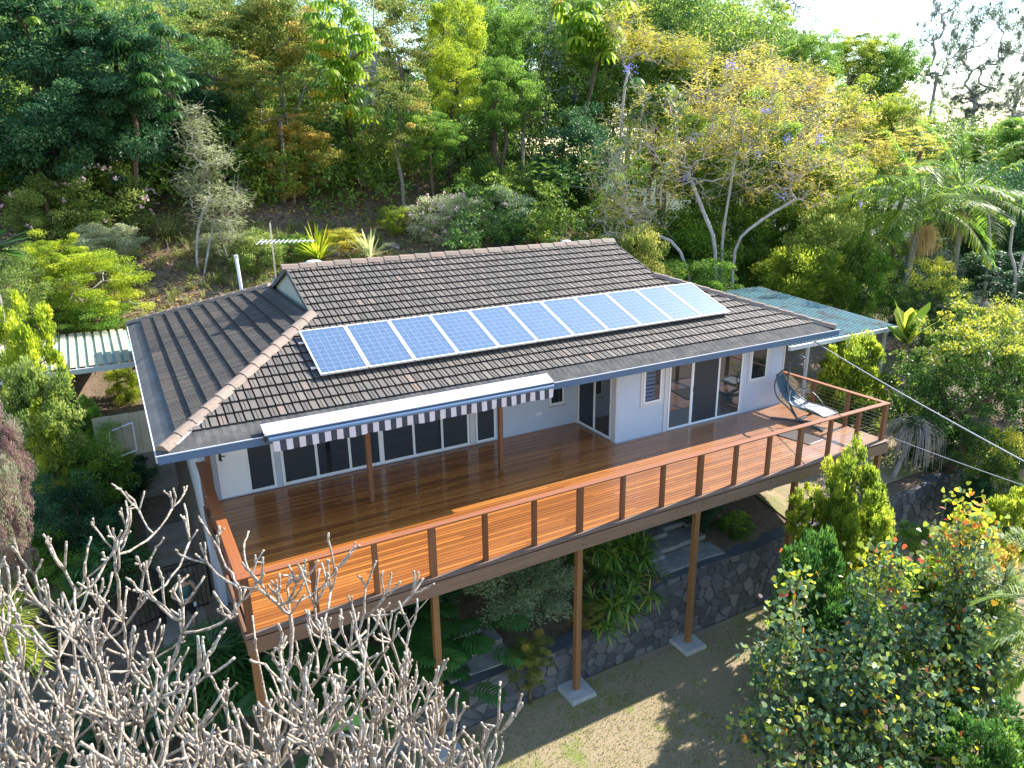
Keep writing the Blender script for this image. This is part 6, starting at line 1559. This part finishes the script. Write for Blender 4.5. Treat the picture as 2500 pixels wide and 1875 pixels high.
P=terr(42000,(2,14),(-6,.1),.012); n=len(P); V,F=leaves(P+np.array([0,0,.012]),rsph(n)*.6+np.array([0,0,.8]),rsph(n),RG.uniform(.03,.065,n),RG.uniform(.010,.02,n))
tag(link('lawn_blades',npmesh('lawn_blades',V,F,RG.random(n),MATS['leaf_grass'])),'short patchy grass of the lawn below the deck','grass',kind='stuff')
# rocks
def rock(label,p,s):
    bm=bmesh.new(); bmesh.ops.create_icosphere(bm,subdivisions=3,radius=1)
    ph=RG.uniform(0,9,3)
    for v in bm.verts:
        q=v.co; k=1+.22*math.sin(q.x*3+ph[0])*math.cos(q.y*2.6+ph[1])+.13*math.sin(q.z*6+ph[2]+q.x*4)+.05*math.sin(q.y*13); v.co=Vector((q.x*s*1.3*k,q.y*s*k,q.z*s*.75*k))
    me=bpy.data.meshes.new('boulder'); bm.to_mesh(me); bm.free(); me.materials.append(MATS['boulder']); o=bpy.data.objects.new('boulder',me); COL.objects.link(o); o.location=tuple(p); tag(o,label,'rock')
m=simple('boulder',(.22,.18,.15),.9,var=.45,sc=3,bmp=.8)
rock('brown boulder between the antenna and the yellow spiky plant',at(712,545),.45); rock('boulder above the yellow spiky plant',at(745,505),.42); rock('boulder beside the striped spiky plant',at(845,535),.35); rock('small rock on the slope left of the antenna',at(640,620),.3)
# ================================================================== light
w=bpy.data.worlds.new('World'); scene.world=w; w.use_nodes=True; n=w.node_tree; bg=n.nodes['Background']; sk=n.nodes.new('ShaderNodeTexSky'); sk.sky_type='NISHITA'; sk.sun_disc=False
sd_=Vector((1.235,.17,1.0)).normalized(); el=math.asin(sd_.z); az=math.atan2(sd_.x,sd_.y)
sk.sun_elevation=el; sk.sun_rotation=az; sk.air_density=1.3; sk.dust_density=.35; sk.ozone_density=3.0
n.links.new(sk.outputs[0],bg.inputs[0]); bg.inputs[1].default_value=SKY_STR
L=bpy.data.lights.new('sun','SUN'); L.energy=SUN_STR; L.angle=math.radians(.5); L.color=(1,.94,.84); lo=bpy.data.objects.new('sun',L); COL.objects.link(lo)
lo.rotation_euler=(-sd_).to_track_quat('-Z','Y').to_euler()
scene.view_settings.view_transform='Standard'; scene.view_settings.look='None'; scene.view_settings.gamma=1; scene.view_settings.exposure=EXPO
scene.render.engine='CYCLES'; scene.cycles.max_bounces=6; scene.cycles.diffuse_bounces=3; scene.cycles.transmission_bounces=4; scene.cycles.transparent_max_bounces=6
